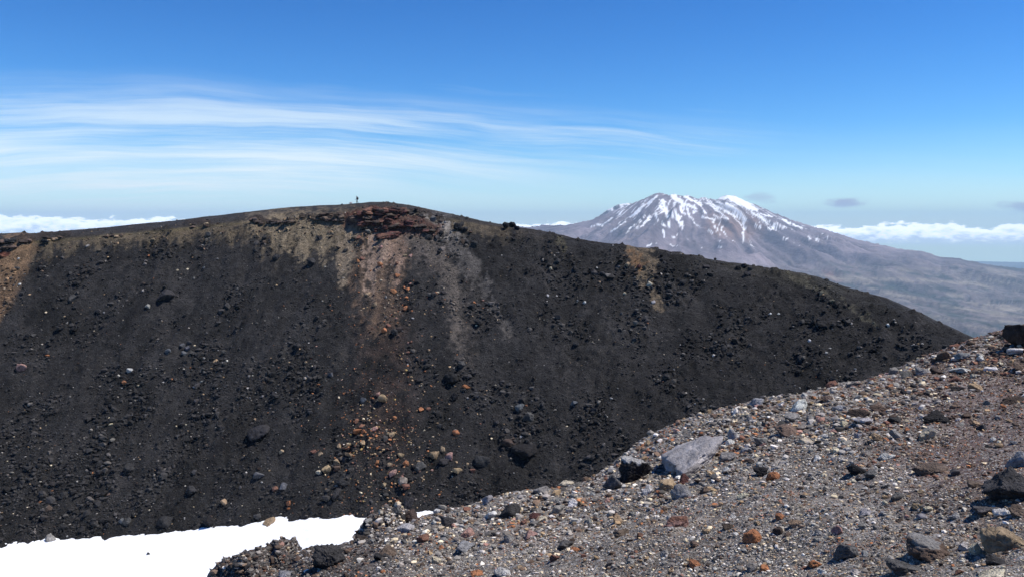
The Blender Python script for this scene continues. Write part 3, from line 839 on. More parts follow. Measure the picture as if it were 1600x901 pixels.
# --- individual rocks of the near slope: px, py of the middle, width, height in photo pixels, colour, label, options
L = 'label'
HERO = [
    (1080, 706, 112, 58, 'pale grey', 'large pale grey tilted slab, biggest light rock on the gravel slope', dict(slab=1, planes=14)),
    (992, 733, 52, 42, 'black', 'rough black boulder with a pale cap beside the large grey slab', dict(lava=.14, cap=('pale grey', -.45))),
    (958, 753, 36, 28, 'dark grey', 'angular dark grey rock leaning left of the pale-capped black boulder', dict(planes=7)),
    (1064, 768, 34, 26, 'blue-grey', 'wedge of blue-grey stone below the large pale slab', dict(planes=7)),
    (1042, 757, 30, 16, 'tan', 'ochre rock at the lower end of the large pale slab', {}),
    (1070, 747, 18, 16, 'maroon', 'small dark red rock between ochre rock and large pale slab', dict(planes=7)),
    (1013, 764, 22, 14, 'pale grey', 'pale chalky stone right below the pale-capped black boulder', {}),
    (1057, 814, 44, 28, 'pink', 'rounded pinkish red boulder alone in the fine gravel', dict(planes=9, cap=('rust', -.1))),
    (1176, 838, 32, 22, 'orange', 'bright orange rock lying alone on grey gravel', dict(planes=9)),
    (898, 785, 26, 9, 'white', 'flat white disc-shaped stone above a black gap', dict(planes=16)),
    (762, 781, 20, 17, 'blue-grey', 'square light blue-grey block near the brow of the slope', dict(planes=6)),
    (768, 803, 24, 14, 'white', 'wedge-shaped whitish stone below the square blue-grey block', dict(planes=7)),
    (797, 797, 38, 26, 'charcoal', 'black lumpy rock right of the wedge-shaped whitish stone', dict(lava=.2)),
    (640, 806, 30, 24, 'dark brown', 'dark brown rough rock at the right tip of the snow', dict(lava=.2)),
    (515, 868, 54, 44, 'charcoal', 'pointed dark lava lump rising against the snow', dict(lava=.25)),
    (731, 832, 24, 18, 'pink', 'pinkish red rock with a dark underside', dict(planes=9, lava=.1)),
    (700, 816, 28, 20, 'charcoal', 'dark rock above left of the pinkish red rock', {}),
    (634, 824, 30, 14, 'pale grey', 'broken pale grey stone under the dark brown rough rock', {}),
    (660, 840, 24, 14, 'rust', 'rust red stone left of the pinkish red rock', {}),
    (605, 861, 34, 16, 'brown', 'orange brown flat rock below the right end of the snow', {}),
    (592, 870, 18, 12, 'black', 'black stone beside the orange brown flat rock', dict(lava=.2)),
    (682, 874, 17, 16, 'cream', 'upright cream stone in the lower left gravel', {}),
    (729, 853, 32, 16, 'blue-grey', 'blue-grey wedge under the pinkish red rock', {}),
    (745, 895, 22, 12, 'orange', 'orange stone at the bottom edge of the picture', {}),
    (785, 892, 28, 14, 'pale grey', 'greenish pale stone right of the orange stone at the bottom edge', {}),
    (447, 897, 28, 10, 'blue-grey', 'blue-grey stone cut by the bottom edge near the snow', {}),
    (1181, 630, 30, 17, 'blue-grey', 'pale blue-grey rock perched on the brow of the slope', dict(planes=9)),
    (1248, 634, 30, 24, 'white', 'white lumpy rock with a dark hollow near the brow', dict(lava=.15)),
    (1238, 652, 30, 15, 'grey', 'grey slab leaning below the white lumpy rock', dict(planes=7)),
    (1460, 652, 46, 24, 'black', 'jagged jet-black lava rock alone on reddish ground', dict(lava=.25)),
    (1447, 677, 30, 20, 'cream', 'pale striped rock just below the jagged jet-black rock', dict(planes=8, cap=('grey', -.3))),
    (1352, 657, 40, 10, 'pale grey', 'flat pale grey slab in front of a dark brown stone', dict(planes=12)),
    (1340, 645, 36, 14, 'dark brown', 'dark brown stone behind the flat pale grey slab', {}),
    (1371, 637, 26, 12, 'brown', 'brown stone at the right end of the dark brown stone', {}),
    (1208, 744, 24, 17, 'orange', 'orange brown block touching a black rock', dict(planes=7)),
    (1187, 736, 24, 18, 'black', 'black rock touching the orange brown block', dict(planes=9)),
    (1338, 734, 30, 20, 'black', 'black rock with a grey neighbour in the middle of the gravel', dict(lava=.15)),
    (1360, 741, 20, 14, 'dark grey', 'grey rock touching the right side of a black rock', {}),
    (1576, 757, 80, 56, 'charcoal', 'big dark boulder cut off by the right edge', dict(planes=10, lava=.08)),
    (1594, 718, 34, 30, 'blue-grey', 'pale blue-grey rock above the big dark boulder at the right edge', dict(planes=8)),
    (1456, 854, 80, 38, 'brown', 'largest brown boulder in the lower right, with a grey top', dict(planes=12, cap=('grey', -.4), sink=.42)),
    (1525, 856, 24, 22, 'cream', 'cream striped stone right of the largest brown boulder', dict(planes=9)),
    (1507, 854, 18, 14, 'pale grey', 'small pale stone between the brown boulder and the cream striped stone', {}),
    (1572, 843, 74, 40, 'tan', 'broad tan slab at the lower right edge', dict(planes=9, sink=.4)),
    (1545, 896, 54, 14, 'cream', 'cream boulder top cut by the bottom right edge', dict(planes=14)),
    (1412, 886, 56, 20, 'dark grey', 'flat smooth dark grey rock below the largest brown boulder', dict(planes=14)),
    (1556, 875, 40, 20, 'charcoal', 'charcoal rock between the tan slab and the cream boulder top', {}),
    (1322, 859, 40, 24, 'dark grey', 'dark grey rock with a black shadow at its foot', dict(planes=9)),
    (1591, 531, 42, 30, 'dark brown', 'blocky dark boulder on the skyline of the slope at the right edge', dict(planes=8, lava=.08, sink=.02)),
    (1474, 555, 26, 16, 'brown', 'brown crumbly rock on the brow left of a bluish slab', dict(lava=.15)),
    (1503, 556, 26, 11, 'blue-grey', 'bluish slab on the brow between crumbly rocks', {}),
    (1532, 560, 10, 11, 'white', 'small white block upright on the brow', {}),
    (1501, 578, 32, 9, 'white', 'long white flat stone below the bluish slab', dict(planes=12)),
    (1547, 577, 22, 9, 'white', 'short white flat stone with a dark left end', dict(planes=9)),
    (1493, 592, 22, 10, 'rust', 'brick red stone below the long white flat stone', {}),
    (1495, 607, 24, 9, 'black', 'black flat stone below the brick red stone', dict(lava=.12)),
    (1463, 579, 22, 14, 'dark brown', 'brown rock left of the long white flat stone', {}),
    (1588, 548, 30, 10, 'white', 'white stone under the blocky dark boulder at the right edge', {}),
    (1455, 733, 50, 18, 'brown', 'low brown hump of earth-coloured rock left of the big dark boulder', dict(lava=.1)),
    (1540, 797, 46, 16, 'dark grey', 'flat dark rock below the big dark boulder', dict(planes=12)),
    (1566, 801, 24, 14, 'white', 'white stone at the right end of the flat dark rock', {}),
    (1590, 798, 26, 20, 'brown', 'reddish brown stone at the right edge beside a white stone', {}),
    (1401, 776, 26, 13, 'dark grey', 'dark slate-like stone above a thin cream chip', {}),
    (1352, 800, 22, 11, 'blue-grey', 'bluish stone with a bright top in open gravel', {}),
    (1432, 791, 18, 11, 'tan', 'pinkish tan stone beside a cream chip', {}),
    (1450, 794, 15, 8, 'cream', 'cream chip right of the pinkish tan stone', {}),
    (1441, 806, 18, 9, 'blue-grey', 'triangular bluish stone below the cream chip', dict(planes=6)),
    (1308, 828, 18, 16, 'pink', 'round pink stone above the dark grey rock', {}),
    (1273, 880, 22, 13, 'orange', 'orange stone low in the right half, near the bottom', {}),
    (1259, 688, 28, 10, 'cream', 'long cream stone lying among grey rubble', {}),
    (1277, 715, 16, 11, 'white', 'white angular stone below the long cream stone', {}),
    (1386, 712, 28, 9, 'pale grey', 'flat pale stone in the middle of the right slope', {}),
    (1141, 692, 17, 11, 'white', 'white block right of the large pale slab', dict(planes=7)),
    (1188, 690, 28, 17, 'grey', 'pyramid-like grey stone right of the white block', dict(planes=6)),
    (1136, 714, 28, 18, 'grey', 'grey blocky stone under the white block', {}),
    (1232, 672, 46, 16, 'brown', 'brown hump below the leaning grey slab', {}),
    (1148, 677, 22, 18, 'pale grey', 'pale grey block at the upper end of the large slab', {}),
    (885, 755, 26, 8, 'cream', 'thin cream slab over a dark gap near the brow', {}),
    (845, 765, 26, 14, 'grey', 'grey angular stone left below the thin cream slab', {}),
    (972, 832, 30, 14, 'brown', 'grey brown flat block in the lower middle', dict(planes=7)),
    (965, 811, 16, 15, 'tan', 'pale brown pyramid above the grey brown flat block', dict(planes=6)),
    (884, 850, 28, 12, 'dark grey', 'dark grey flat stone with an orange one at its right', {}),
    (899, 857, 18, 8, 'orange', 'orange flat stone right of the dark grey flat stone', {}),
    (830, 834, 22, 13, 'pink', 'salmon pink stone in a reddish patch of gravel', {}),
    (868, 871, 20, 12, 'rust', 'brick red stone below the dark grey flat stone', {}),
    (952, 879, 14, 10, 'dark grey', 'small dark stone with a pale top near the bottom', {}),
    (1086, 849, 18, 11, 'brown', 'brown stone below the rounded pinkish boulder', {}),
    (1085, 880, 20, 12, 'orange', 'orange stone left of a grey one near the bottom', {}),
    (1175, 886, 20, 14, 'grey', 'grey rounded stone near the bottom below the bright orange rock', {}),
    (1194, 887, 18, 12, 'orange', 'orange stone touching the grey rounded stone', {}),
    (836, 806, 20, 12, 'maroon', 'dark red stone beside a pale chip left of the white disc', {}),
    (848, 810, 15, 8, 'cream', 'pale chip on the right of the dark red stone', {}),
    (873, 794, 22, 14, 'grey', 'grey stone at the lower left of the white disc', {}),
    (1300, 600, 20, 12, 'rust', 'rust-coloured stone on the upper brow', {}),
    (1440, 580, 24, 14, 'grey', 'grey rock on the brow left of the brown rock', {}),
    (1411, 612, 10, 9, 'black', 'small black stone near the top of the slope', {}),
    (1535, 668, 16, 12, 'charcoal', 'dark stone right of the jagged jet-black rock', {}),
    (1524, 661, 14, 9, 'tan', 'tan stone beside a dark stone on reddish ground', {}),
    (1581, 625, 50, 16, 'dark brown', 'dark reddish ledge at the right edge', dict(lava=.12)),
    (1522, 757, 34, 14, 'brown', 'tan brown slab left of the big dark boulder', {}),
]
placed = []


def near_rock(name, px, py, wp, hp, colour, seed, label, opt, lvl=4):
    opt = dict(opt)
    foot = slope_at([px], [py + 0.30 * hp])[0]
    if np.isnan(foot[0]):
        for dpy in (4, 8, 14, 22, 34):
            foot = slope_at([px], [py + 0.30 * hp + dpy])[0]
            if not np.isnan(foot[0]):
                break
    if np.isnan(foot[0]):
        return None
    sc_ = foot[1] * 0.97 / F
    slab = opt.pop('slab', 0)
    r_ = random.Random(seed)
    dims = (wp * sc_, wp * sc_ * r_.uniform(0.75, 1.05), hp * sc_ * 1.2)
    tilt = (r_.uniform(-.12, .12), r_.uniform(-.12, .12), 0)
    if slab:
        dims = (wp * sc_ * 1.02, wp * sc_ * 1.5, hp * sc_ * 0.62)
        tilt = (0.12, -0.34, -0.35)
    o = make_rock(name, foot, dims, colour, seed, lvl, M_rock, tilt, **opt)
    o['label'] = label
    o['category'] = 'rock'
    o['group'] = 'rocks on the near gravel slope'
    placed.append((px, py, max(wp, hp), colour, label))
    return o


for k, (px, py, wp, hp, colour, label, opt) in enumerate(HERO):
    near_rock('rock', px, py, wp, hp, colour, 1000 + k * 7, label, opt, 5 if wp >= 40 else 4)

# more single stones of middle size, each described by its nearest landmark
LAND = [(1080, 706, 'the large pale slab'), (992, 733, 'the pale-capped black boulder'), (1057, 814, 'the rounded pinkish boulder'), (1176, 838, 'the bright orange rock'), (898, 785, 'the white disc stone'),
        (762, 781, 'the square blue-grey block'), (640, 806, 'the rough brown rock at the snow tip'), (515, 868, 'the pointed lava lump'), (731, 832, 'the pinkish red rock'), (1181, 630, 'the blue-grey rock on the brow'),
        (1248, 634, 'the white lumpy rock'), (1460, 652, 'the jet-black lava rock'), (1352, 657, 'the flat pale grey slab'), (1208, 744, 'the orange brown block'), (1338, 734, 'the black and grey rock pair'),
        (1576, 757, 'the big dark boulder'), (1456, 852, 'the largest brown boulder'), (1572, 843, 'the broad tan slab'), (1322, 859, 'the dark grey rock with a black shadow'), (1586, 529, 'the blocky skyline boulder'),
        (1501, 578, 'the long white flat stone'), (1455, 733, 'the low brown hump'), (1308, 828, 'the round pink stone'), (1259, 688, 'the long cream stone'), (972, 832, 'the grey brown flat block'), (884, 850, 'the dark grey flat stone'), (682, 874, 'the upright cream stone')]
used_labels = {}


for h_ in HERO:
    used_labels[h_[5]] = 1


def auto_label(px, py, size, colour, lands, ground):
    ds = sorted((math.hypot(px - a, (py - b_) * 1.5), a, b_, n_) for a, b_, n_ in lands)
    word = 'large' if size > 22 else 'medium' if size > 14 else 'small'
    for d, a, b_, n_ in ds[:3]:
        ang = math.degrees(math.atan2(-(py - b_), px - a)) % 360
        side = ['right of', 'above right of', 'above', 'above left of', 'left of', 'below left of', 'below', 'below right of'][int(((ang + 22.5) % 360) // 45)]
        far = 'just ' if d < 38 else '' if d < 85 else 'well '
        for s_ in ('', word + ' '):
            lb = f'{s_}{colour} stone {far}{side} {n_}'
            if lb not in used_labels:
                used_labels[lb] = 1
                return lb
    return f'{word} {colour} stone among the rubble {ground}'


PAL = ['grey', 'pale grey', 'dark grey', 'blue-grey', 'brown', 'tan', 'cream', 'dark brown', 'white', 'orange', 'rust', 'charcoal', 'pink']
PW_C = np.array([.22, .15, .14, .10, .10, .07, .06, .05, .04, .025, .025, .03, .02]); PW_C /= PW_C.sum()
cnt = 0; tries = 0
rr_ = np.random.default_rng(99)
while cnt < 185 and tries < 3000:
    tries += 1
    px = rr_.uniform(560, 1598); py = rr_.uniform(545, 898)
    size = min(24, 8.5 / rr_.uniform(0.12, 1.0) ** 0.45)
    if any(math.hypot(px - a, (py - b_) * 1.3) < (s_ + size) * 0.52 for a, b_, s_, _, _ in placed):
        continue
    # brow and middle left are rubbly, the open right gravel has few bigger stones
    p0 = slope_at([px], [py])[0]
    if np.isnan(p0[0]):
        continue
    dens = 1.0 if p0[1] > 9.5 else 0.2
    if rr_.uniform() > dens:
        continue
    colour = PAL[rr_.choice(len(PAL), p=PW_C)]
    lb = auto_label(px, py, size, colour, LAND, 'of the near slope')
    o = near_rock('stone', px, py, size, size * rr_.uniform(0.45, 0.8), colour, 5000 + tries, lb, dict(planes=int(rr_.integers(6, 13))), 3)
    if o is not None:
        o['category'] = 'stone'; o['group'] = 'loose stones on the near gravel slope'
        cnt += 1

# --- boulders on the far wall
FARR = [(34, 574, 15, 'pink'), (203, 579, 10, 'pale grey'), (195, 598, 8, 'orange'), (403, 743, 17, 'slate'), (198, 815, 15, 'dark grey'), (327, 812, 22, 'black'), (80, 841, 17, 'grey'), (349, 784, 12, 'tan'),
        (402, 806, 14, 'dark grey'), (422, 816, 19, 'tan'), (452, 785, 9, 'orange'), (443, 759, 13, 'slate'), (430, 764, 10, 'rust'), (232, 864, 6, 'charcoal'), (405, 671, 36, 'charcoal'), (259, 460, 34, 'charcoal'), (231, 479, 9, 'grey'), (112, 467, 14, 'dark grey'),
        (598, 623, 19, 'tan'), (591, 616, 9, 'pink'), (568, 626, 11, 'slate'), (658, 640, 9, 'orange'), (669, 639, 7, 'rust'), (617, 652, 7, 'orange'), (567, 674, 8, 'orange'), (586, 671, 11, 'pink'), (612, 678, 9, 'tan'), (567, 693, 11, 'tan'), (543, 698, 10, 'orange'), (530, 697, 8, 'tan'),
        (510, 733, 15, 'tan'), (527, 721, 12, 'tan'), (498, 737, 9, 'cream'), (440, 705, 8, 'tan'), (490, 706, 9, 'rust'), (501, 709, 8, 'tan'), (626, 711, 10, 'tan'), (634, 723, 11, 'orange'), (609, 726, 9, 'tan'), (590, 722, 9, 'orange'), (657, 729, 17, 'dark grey'),
        (678, 711, 16, 'tan'), (702, 714, 14, 'pink'), (693, 721, 17, 'charcoal'), (714, 735, 15, 'tan'), (738, 735, 9, 'rust'), (730, 726, 8, 'tan'), (614, 739, 13, 'pink'), (630, 752, 17, 'dust'), (634, 761, 14, 'rust'), (600, 757, 8, 'tan'), (535, 752, 22, 'charcoal'), (526, 773, 20, 'charcoal'),
        (621, 784, 8, 'orange'), (639, 784, 18, 'charcoal'), (712, 676, 12, 'orange'), (691, 701, 9, 'tan'), (752, 718, 30, 'charcoal'), (822, 701, 40, 'black'), (795, 688, 26, 'dark brown'), (705, 588, 30, 'black'), (722, 570, 14, 'dark grey'), (710, 620, 14, 'black'), (812, 637, 15, 'slate'), (826, 649, 22, 'dark grey'), (897, 630, 11, 'slate'),
        (1016, 444, 12, 'cream'), (979, 414, 11, 'tan'), (998, 417, 9, 'maroon'), (1021, 472, 7, 'pale grey'), (913, 473, 6, 'white'), (1203, 490, 5, 'white'), (1217, 490, 5, 'pale grey'), (1265, 532, 6, 'white'), (1387, 508, 6, 'white'), (1291, 551, 5, 'pale grey'), (902, 470, 5, 'slate'), (856, 462, 5, 'pale grey'),
        (716, 356, 14, 'black'), (726, 359, 12, 'black'), (721, 351, 10, 'charcoal'), (790, 353, 12, 'black'), (799, 353, 14, 'black'), (808, 357, 10, 'charcoal'), (741, 383, 12, 'charcoal'), (730, 339, 6, 'charcoal'), (730, 380, 9, 'dark grey'),
        (1154, 418, 9, 'black'), (1163, 416, 10, 'black'), (1172, 420, 9, 'charcoal'), (1168, 428, 11, 'charcoal'), (1206, 419, 4, 'charcoal'), (1282, 508, 18, 'black'), (1272, 503, 12, 'black'),
        (615, 456, 10, 'orange'), (634, 482, 10, 'orange'), (575, 460, 9, 'tan'), (594, 413, 9, 'orange'), (566, 404, 8, 'rust'), (559, 372, 9, 'rust'), (595, 386, 7, 'pink'), (621, 431, 8, 'orange'), (632, 400, 6, 'tan'), (641, 400, 6, 'pink'), (620, 412, 6, 'rust'), (600, 516, 10, 'orange'), (616, 519, 13, 'charcoal'), (607, 508, 8, 'rust'), (586, 476, 9, 'tan'), (560, 408, 7, 'orange'), (566, 378, 10, 'brown'),
        (486, 411, 15, 'charcoal'), (432, 402, 12, 'charcoal'), (540, 392, 8, 'charcoal'), (529, 388, 8, 'black'), (500, 373, 9, 'charcoal'), (413, 372, 9, 'charcoal'), (293, 421, 5, 'cream'), (318, 419, 6, 'slate'), (223, 454, 5, 'grey'), (137, 385, 6, 'grey'), (31, 444, 5, 'white'), (29, 404, 4, 'white'),
        (284, 540, 9, 'slate'), (293, 545, 10, 'slate'), (300, 552, 9, 'dark grey'), (288, 552, 9, 'slate'), (296, 535, 8, 'dark grey'), (262, 549, 9, 'slate'), (517, 585, 9, 'slate'), (304, 737, 9, 'dark grey'), (203, 731, 18, 'charcoal'), (300, 768, 20, 'charcoal'), (258, 812, 24, 'charcoal'), (190, 813, 9, 'slate'), (548, 318, 4, 'white'), (534, 320, 4, 'charcoal'), (38, 363, 6, 'charcoal')]
FLAND = [(620, 350, 'the red outcrop'), (600, 620, 'the ochre rock in mid-wall'), (822, 701, 'the black lava boulder'), (630, 752, 'the pale upright slab'), (1016, 444, 'the cream boulder under the tan scar'), (422, 816, 'the tan rock at the snow edge'), (327, 812, 'the round black boulder'),
         (405, 671, 'the wide charcoal hump'), (259, 460, 'the dark mound on the left wall'), (705, 588, 'the black crag in mid-wall'), (34, 574, 'the lone pinkish rock at the left'), (721, 356, 'the black lava knot under the rim'), (799, 353, 'the black lava on the rim'), (1163, 418, 'the jagged rocks on the right rim'), (292, 545, 'the blue-grey rock cluster'),
         (510, 733, 'the largest tan boulder low on the wall'), (595, 413, 'the pale dust fan'), (1282, 508, 'the dark crag on the right shoulder'), (558, 318, 'the walker')]
fixed = {(34, 574): 'lone pinkish rock high on the left part of the dark wall', (327, 812): 'round black boulder just above the snow', (422, 816): 'tan rock lying on the edge of the snow', (405, 671): 'wide charcoal hump on the dark wall', (259, 460): 'broad dark mound on the upper left wall',
         (598, 623): 'ochre rock in the middle of the dark wall', (510, 733): 'largest tan boulder low on the dark wall', (630, 752): 'pale slab standing upright above the snow tip', (634, 761): 'rust rock at the foot of the pale upright slab', (822, 701): 'big black lava boulder near the brow of the gravel slope',
         (705, 588): 'black crag in the middle of the wall', (1016, 444): 'cream boulder under the tan scar on the right shoulder', (979, 414): 'tan block on the left of the tan scar', (998, 417): 'dark red block in the middle of the tan scar', (232, 864): 'single dark stone lying on the snow', (1206, 419): 'tiny upright dark stone on the right rim', (80, 841): 'grey wedge rock at the left edge of the snow',
         (548, 318): 'tiny white stone on the summit left of the walker', (534, 320): 'tiny dark stone on the summit left of the walker', (1265, 532): 'white stone on the right shoulder of the wall', (38, 363): 'dark rock on the skyline at the far left'}


def snow_at(px, py):
    t, s = ts(px, py)
    return hit(st, SY[:, ::-1], SZ[:, ::-1], t, s, NR)


def far_rock(name, px, py, wp, hp, colour, seed, label, group, lvl=3, **kw):
    p = wall_at([px], [py + 0.25 * hp])[0]
    if (px, py) == (232, 864):
        Ys = snow_at([px], [py + 1])[0]; t_, s_ = ts(px, py + 1); p = np.array([t_ * Ys, Ys, s_ * Ys])
    if np.isnan(p[0]):
        for dpy in (2, 4, 7, 11):
            p = wall_at([px], [py + 0.25 * hp + dpy])[0]
            if not np.isnan(p[0]):
                break
    if np.isnan(p[0]):
        return None
    sc_ = p[1] * 1.01 / F
    r_ = random.Random(seed)
    dims = (wp * sc_, wp * sc_ * r_.uniform(.8, 1.1), hp * sc_ * 1.25)
    o = make_rock(name, p, dims, colour, seed, lvl, M_boulder, (r_.uniform(-.2, .2), r_.uniform(-.2, .2), r_.uniform(0, 3)), sink=kw.pop('sink', 0.27 if wp < 22 else 0.46), **kw)
    o['label'] = label; o['category'] = 'boulder'; o['group'] = group
    return o


for k, (px, py, wp, colour) in enumerate(FARR):
    lb = fixed.get((px, py)) or auto_label(px, py, wp, colour, FLAND, 'on the dark wall').replace(' stone ', ' boulder ', 1)
    dark = colour in ('black', 'charcoal', 'dark grey')
    hp = wp * random.Random(k).uniform(0.6, 0.85) if wp < 25 else wp * 0.55
    far_rock('boulder', px, py, wp, hp, colour, 9000 + 13 * k, lb, 'boulders on the far crater wall', 4 if wp > 14 else 3, planes=8 + k % 5, lava=0.14 if dark else 0.0)

# --- layered red outcrop under the summit, and the smaller ledges along the rim
BANDS = [('layered red outcrop below the summit of the rim', [[(545, 347), (575, 340), (600, 332), (625, 340)], [(560, 352), (600, 346), (640, 352)], [(585, 360), (612, 355), (650, 355), (680, 362)], [(592, 369), (610, 370), (622, 364)], [(565, 334), (600, 329), (640, 333)]], ['maroon', 'rust', 'brown', 'dark brown', 'maroon'], 125, (6, 20)),
         ('dark ledge of rock along the rim left of the red outcrop', [[(395, 346), (430, 347), (465, 345)], [(470, 340), (510, 344), (550, 345)], [(500, 337), (535, 338)]], ['dark brown', 'brown', 'charcoal', 'dark brown'], 40, (6, 15)),
         ('dark mossy crag at the left edge of the rim', [[(-15, 378), (30, 376), (72, 377)], [(-15, 390), (20, 386)]], ['dark brown', 'charcoal', 'brown'], 24, (9, 18)),
         ('thin dark ledge on the rim right of the red outcrop', [[(640, 333), (665, 338), (690, 345)]], ['dark brown', 'charcoal'], 10, (6, 12)),
         ('broken ledge on the left part of the rim', [[(160, 370), (190, 368)], [(285, 353), (330, 350)], [(70, 374), (112, 370)]], ['dark brown', 'brown', 'tan'], 18, (6, 13))]
rb_ = np.random.default_rng(5)
for bi, (label, lines, cols, num, (s0, s1)) in enumerate(BANDS):
    root = None
    for k in range(num):
        pl = lines[k % len(lines)]
        u = rb_.uniform(0, len(pl) - 1.001); i_ = int(u); f_ = u - i_
        px = pl[i_][0] + f_ * (pl[i_ + 1][0] - pl[i_][0]) + rb_.uniform(-3, 3)
        py = pl[i_][1] + f_ * (pl[i_ + 1][1] - pl[i_][1]) + rb_.uniform(-2.5, 2.5)
        p = wall_at([px], [py + 2])[0]
        if np.isnan(p[0]):
            continue
        if root is None:
            root = link('rock_outcrop', None, loc=tuple(p), label=label, category='outcrop', group='rock outcrops under the rim')
        wp = rb_.uniform(s0, s1); sc_ = p[1] / F
        dims = (wp * sc_, wp * sc_ * 0.8, wp * sc_ * rb_.uniform(0.28, 0.5))
        o = make_rock('rock_slab', p, dims, cols[int(rb_.integers(len(cols)))], 20000 + bi * 500 + k, 3, M_boulder, (rb_.uniform(-.15, .25), rb_.uniform(-.12, .12), rb_.uniform(-.6, .6)), sink=0.05, planes=9, strata=0.05)
        o.parent = root
        o.location = np.array(o.location) - p * 0 - np.array(root.location)

# ------------------------------------------------------------------ uncountable gravel and scree (stuff)
PROT = [rock_shape(300 + k, 1, planes=7, sharp=20, rough=0.12)[0] for k in range(14)]
PF = ICO[1][1]


def scatter(name, P, size, colr, mat, label, flat=(0.45, 0.9), sink=0.25):
    n = len(P)
    Vs = np.empty((n, 12, 3), np.float32)
    pr = rng.integers(0, len(PROT), n)
    base = np.array(PROT)[pr]
    a = rng.uniform(0, 2 * math.pi, n); tl = rng.normal(0, 0.3, n)
    sc_ = np.stack([size, size * rng.uniform(0.6, 1.0, n), size * rng.uniform(flat[0], flat[1], n)], 1) * 0.5
    q = base * sc_[:, None, :]
    ct_, st_ = np.cos(tl)[:, None], np.sin(tl)[:, None]
    y2 = q[..., 1] * ct_ - q[..., 2] * st_; z2 = q[..., 1] * st_ + q[..., 2] * ct_
    ca, sa = np.cos(a)[:, None], np.sin(a)[:, None]
    Vs[..., 0] = q[..., 0] * ca - y2 * sa + P[:, None, 0]
    Vs[..., 1] = q[..., 0] * sa + y2 * ca + P[:, None, 1]
    Vs[..., 2] = z2 + P[:, None, 2] + (sc_[:, 2] * (1 - 2 * sink))[:, None]
    Fc = (PF[None] + (np.arange(n) * 12)[:, None, None]).reshape(-1, 3)
    cc = np.repeat(colr, 12, 0)
    me_ = mesh_np(name, Vs.reshape(-1, 3), Fc, False, cc)
    return link(name, me_, mat, kind='stuff', label=label)


def palette(n, names, wts):
    wts = np.array(wts, float); wts /= wts.sum()
    idx = rng.choice(len(names), n, p=wts)
    c_ = np.array([COLR[k_] for k_ in names])[idx]
    return c_ * np.array([1.20, 1.14, 1.06]) * rng.uniform(0.5, 1.45, (n, 1)) * rng.uniform(0.98, 1.02, (n, 3))


n = 92000
gx = rng.uniform(330, 1660, n); gyy = rng.uniform(505, 935, n)
P = slope_at(gx, gyy)
okm = ~np.isnan(P[:, 0]) & (P[:, 1] < 30)
P = P[okm]; gx = gx[okm]; gyy = gyy[okm]
n = len(P)
szp = np.minimum(1.9 / rng.uniform(0.02, 1, n) ** 0.47, 11)
szp *= np.interp(P[:, 1], [5, 8, 11, 16], [0.85, 0.95, 1.35, 1.3])
szp *= 1 - 0.35 * sstep(1400, 1540, gx) * sstep(760, 690, gyy) * sstep(575, 600, gyy)
size = szp * P[:, 1] / F
cols = palette(n, ['grey', 'dark grey', 'pale grey', 'brown', 'tan', 'cream', 'dark brown', 'blue-grey', 'white', 'orange', 'rust', 'charcoal', 'pink'], [.27, .16, .12, .12, .085, .07, .05, .05, .03, .012, .012, .02, .01])
redz = sstep(1300, 1500, gx + rng.normal(0, 60, n)) * sstep(860, 730, gyy)
alt = palette(n, ['brown', 'dark brown', 'rust', 'grey', 'tan', 'cream', 'pale grey'], [.32, .30, .10, .12, .07, .05, .04])
sel = rng.uniform(size=n) < redz
cols[sel] = alt[sel]
clus = fbm(P[:, 0] / 0.55, P[:, 1] / 0.55, 3, 141)
sel = rng.uniform(size=n) < sstep(0.10, 0.26, clus) * 0.55
alt = palette(n, ['orange', 'rust', 'brown', 'tan', 'pink'], [.28, .25, .25, .14, .08])
cols[sel] = alt[sel]
sel = rng.uniform(size=n) < sstep(-0.10, -0.26, clus) * 0.5
alt = palette(n, ['white', 'cream', 'pale grey', 'grey'], [.15, .25, .35, .25])
cols[sel] = alt[sel]
drk = rng.uniform(size=n) < sstep(650, 560, gx) * 0.85
alt = palette(n, ['dark grey', 'charcoal', 'dark brown', 'brown', 'grey'], [.35, .3, .2, .1, .05])
cols[drk] = alt[drk]
scatter('gravel', P, size, cols, M_chip, 'loose multicoloured gravel covering the near slope', flat=(0.35, 0.8), sink=0.3)

n = 44000
gx = rng.uniform(-60, 1600, n); gyy = 320 + 560 * rng.uniform(0, 1, n) ** 0.8
P = wall_at(gx, gyy)
okm = ~np.isnan(P[:, 0])
P = P[okm]; gx = gx[okm]; gyy = gyy[okm]; n = len(P)
# leave the snow clear of scree
snr = np.interp(gx, SNE[:, 0], SNE[:, 1])
keep = (gyy < snr - 1) | (gx > 640)
P = P[keep]; gx = gx[keep]; gyy = gyy[keep]; n = len(P)
szp = np.minimum(1.65 / rng.uniform(0.03, 1, n) ** 0.47, 7.5)
dnn = gyy - np.interp(gx, SKYL[:, 0], SKYL[:, 1])
szp *= 0.62 + 1.05 * sstep(-0.06, 0.2, fbm(P[:, 0] / 5.0, P[:, 1] / 7.0, 3, 131)) + 0.25 * sstep(500, 800, gyy)
szp *= np.where(dnn < 14, 0.6, 1.0)
size = szp * P[:, 1] / F
cols = palette(n, ['black', 'charcoal', 'dark grey', 'grey', 'pale grey', 'tan', 'dark brown', 'blue-grey', 'cream', 'orange'], [.20, .45, .15, .04, .02, .03, .06, .03, .016, .006])
ci = np.clip(np.interp(P[:, 0] / P[:, 1], wt, np.arange(WNU)).round().astype(int), 0, WNU - 1)
ri = np.array([np.searchsorted(Wall_Y[c_, :NW + 26], y_) for c_, y_ in zip(ci, P[:, 1])]).clip(0, NW + 25)
own = Cw[ci, ri] * rng.uniform(0.55, 1.5, (n, 1))
selo = rng.uniform(size=n) < 0.78
cols[selo] = own[selo]
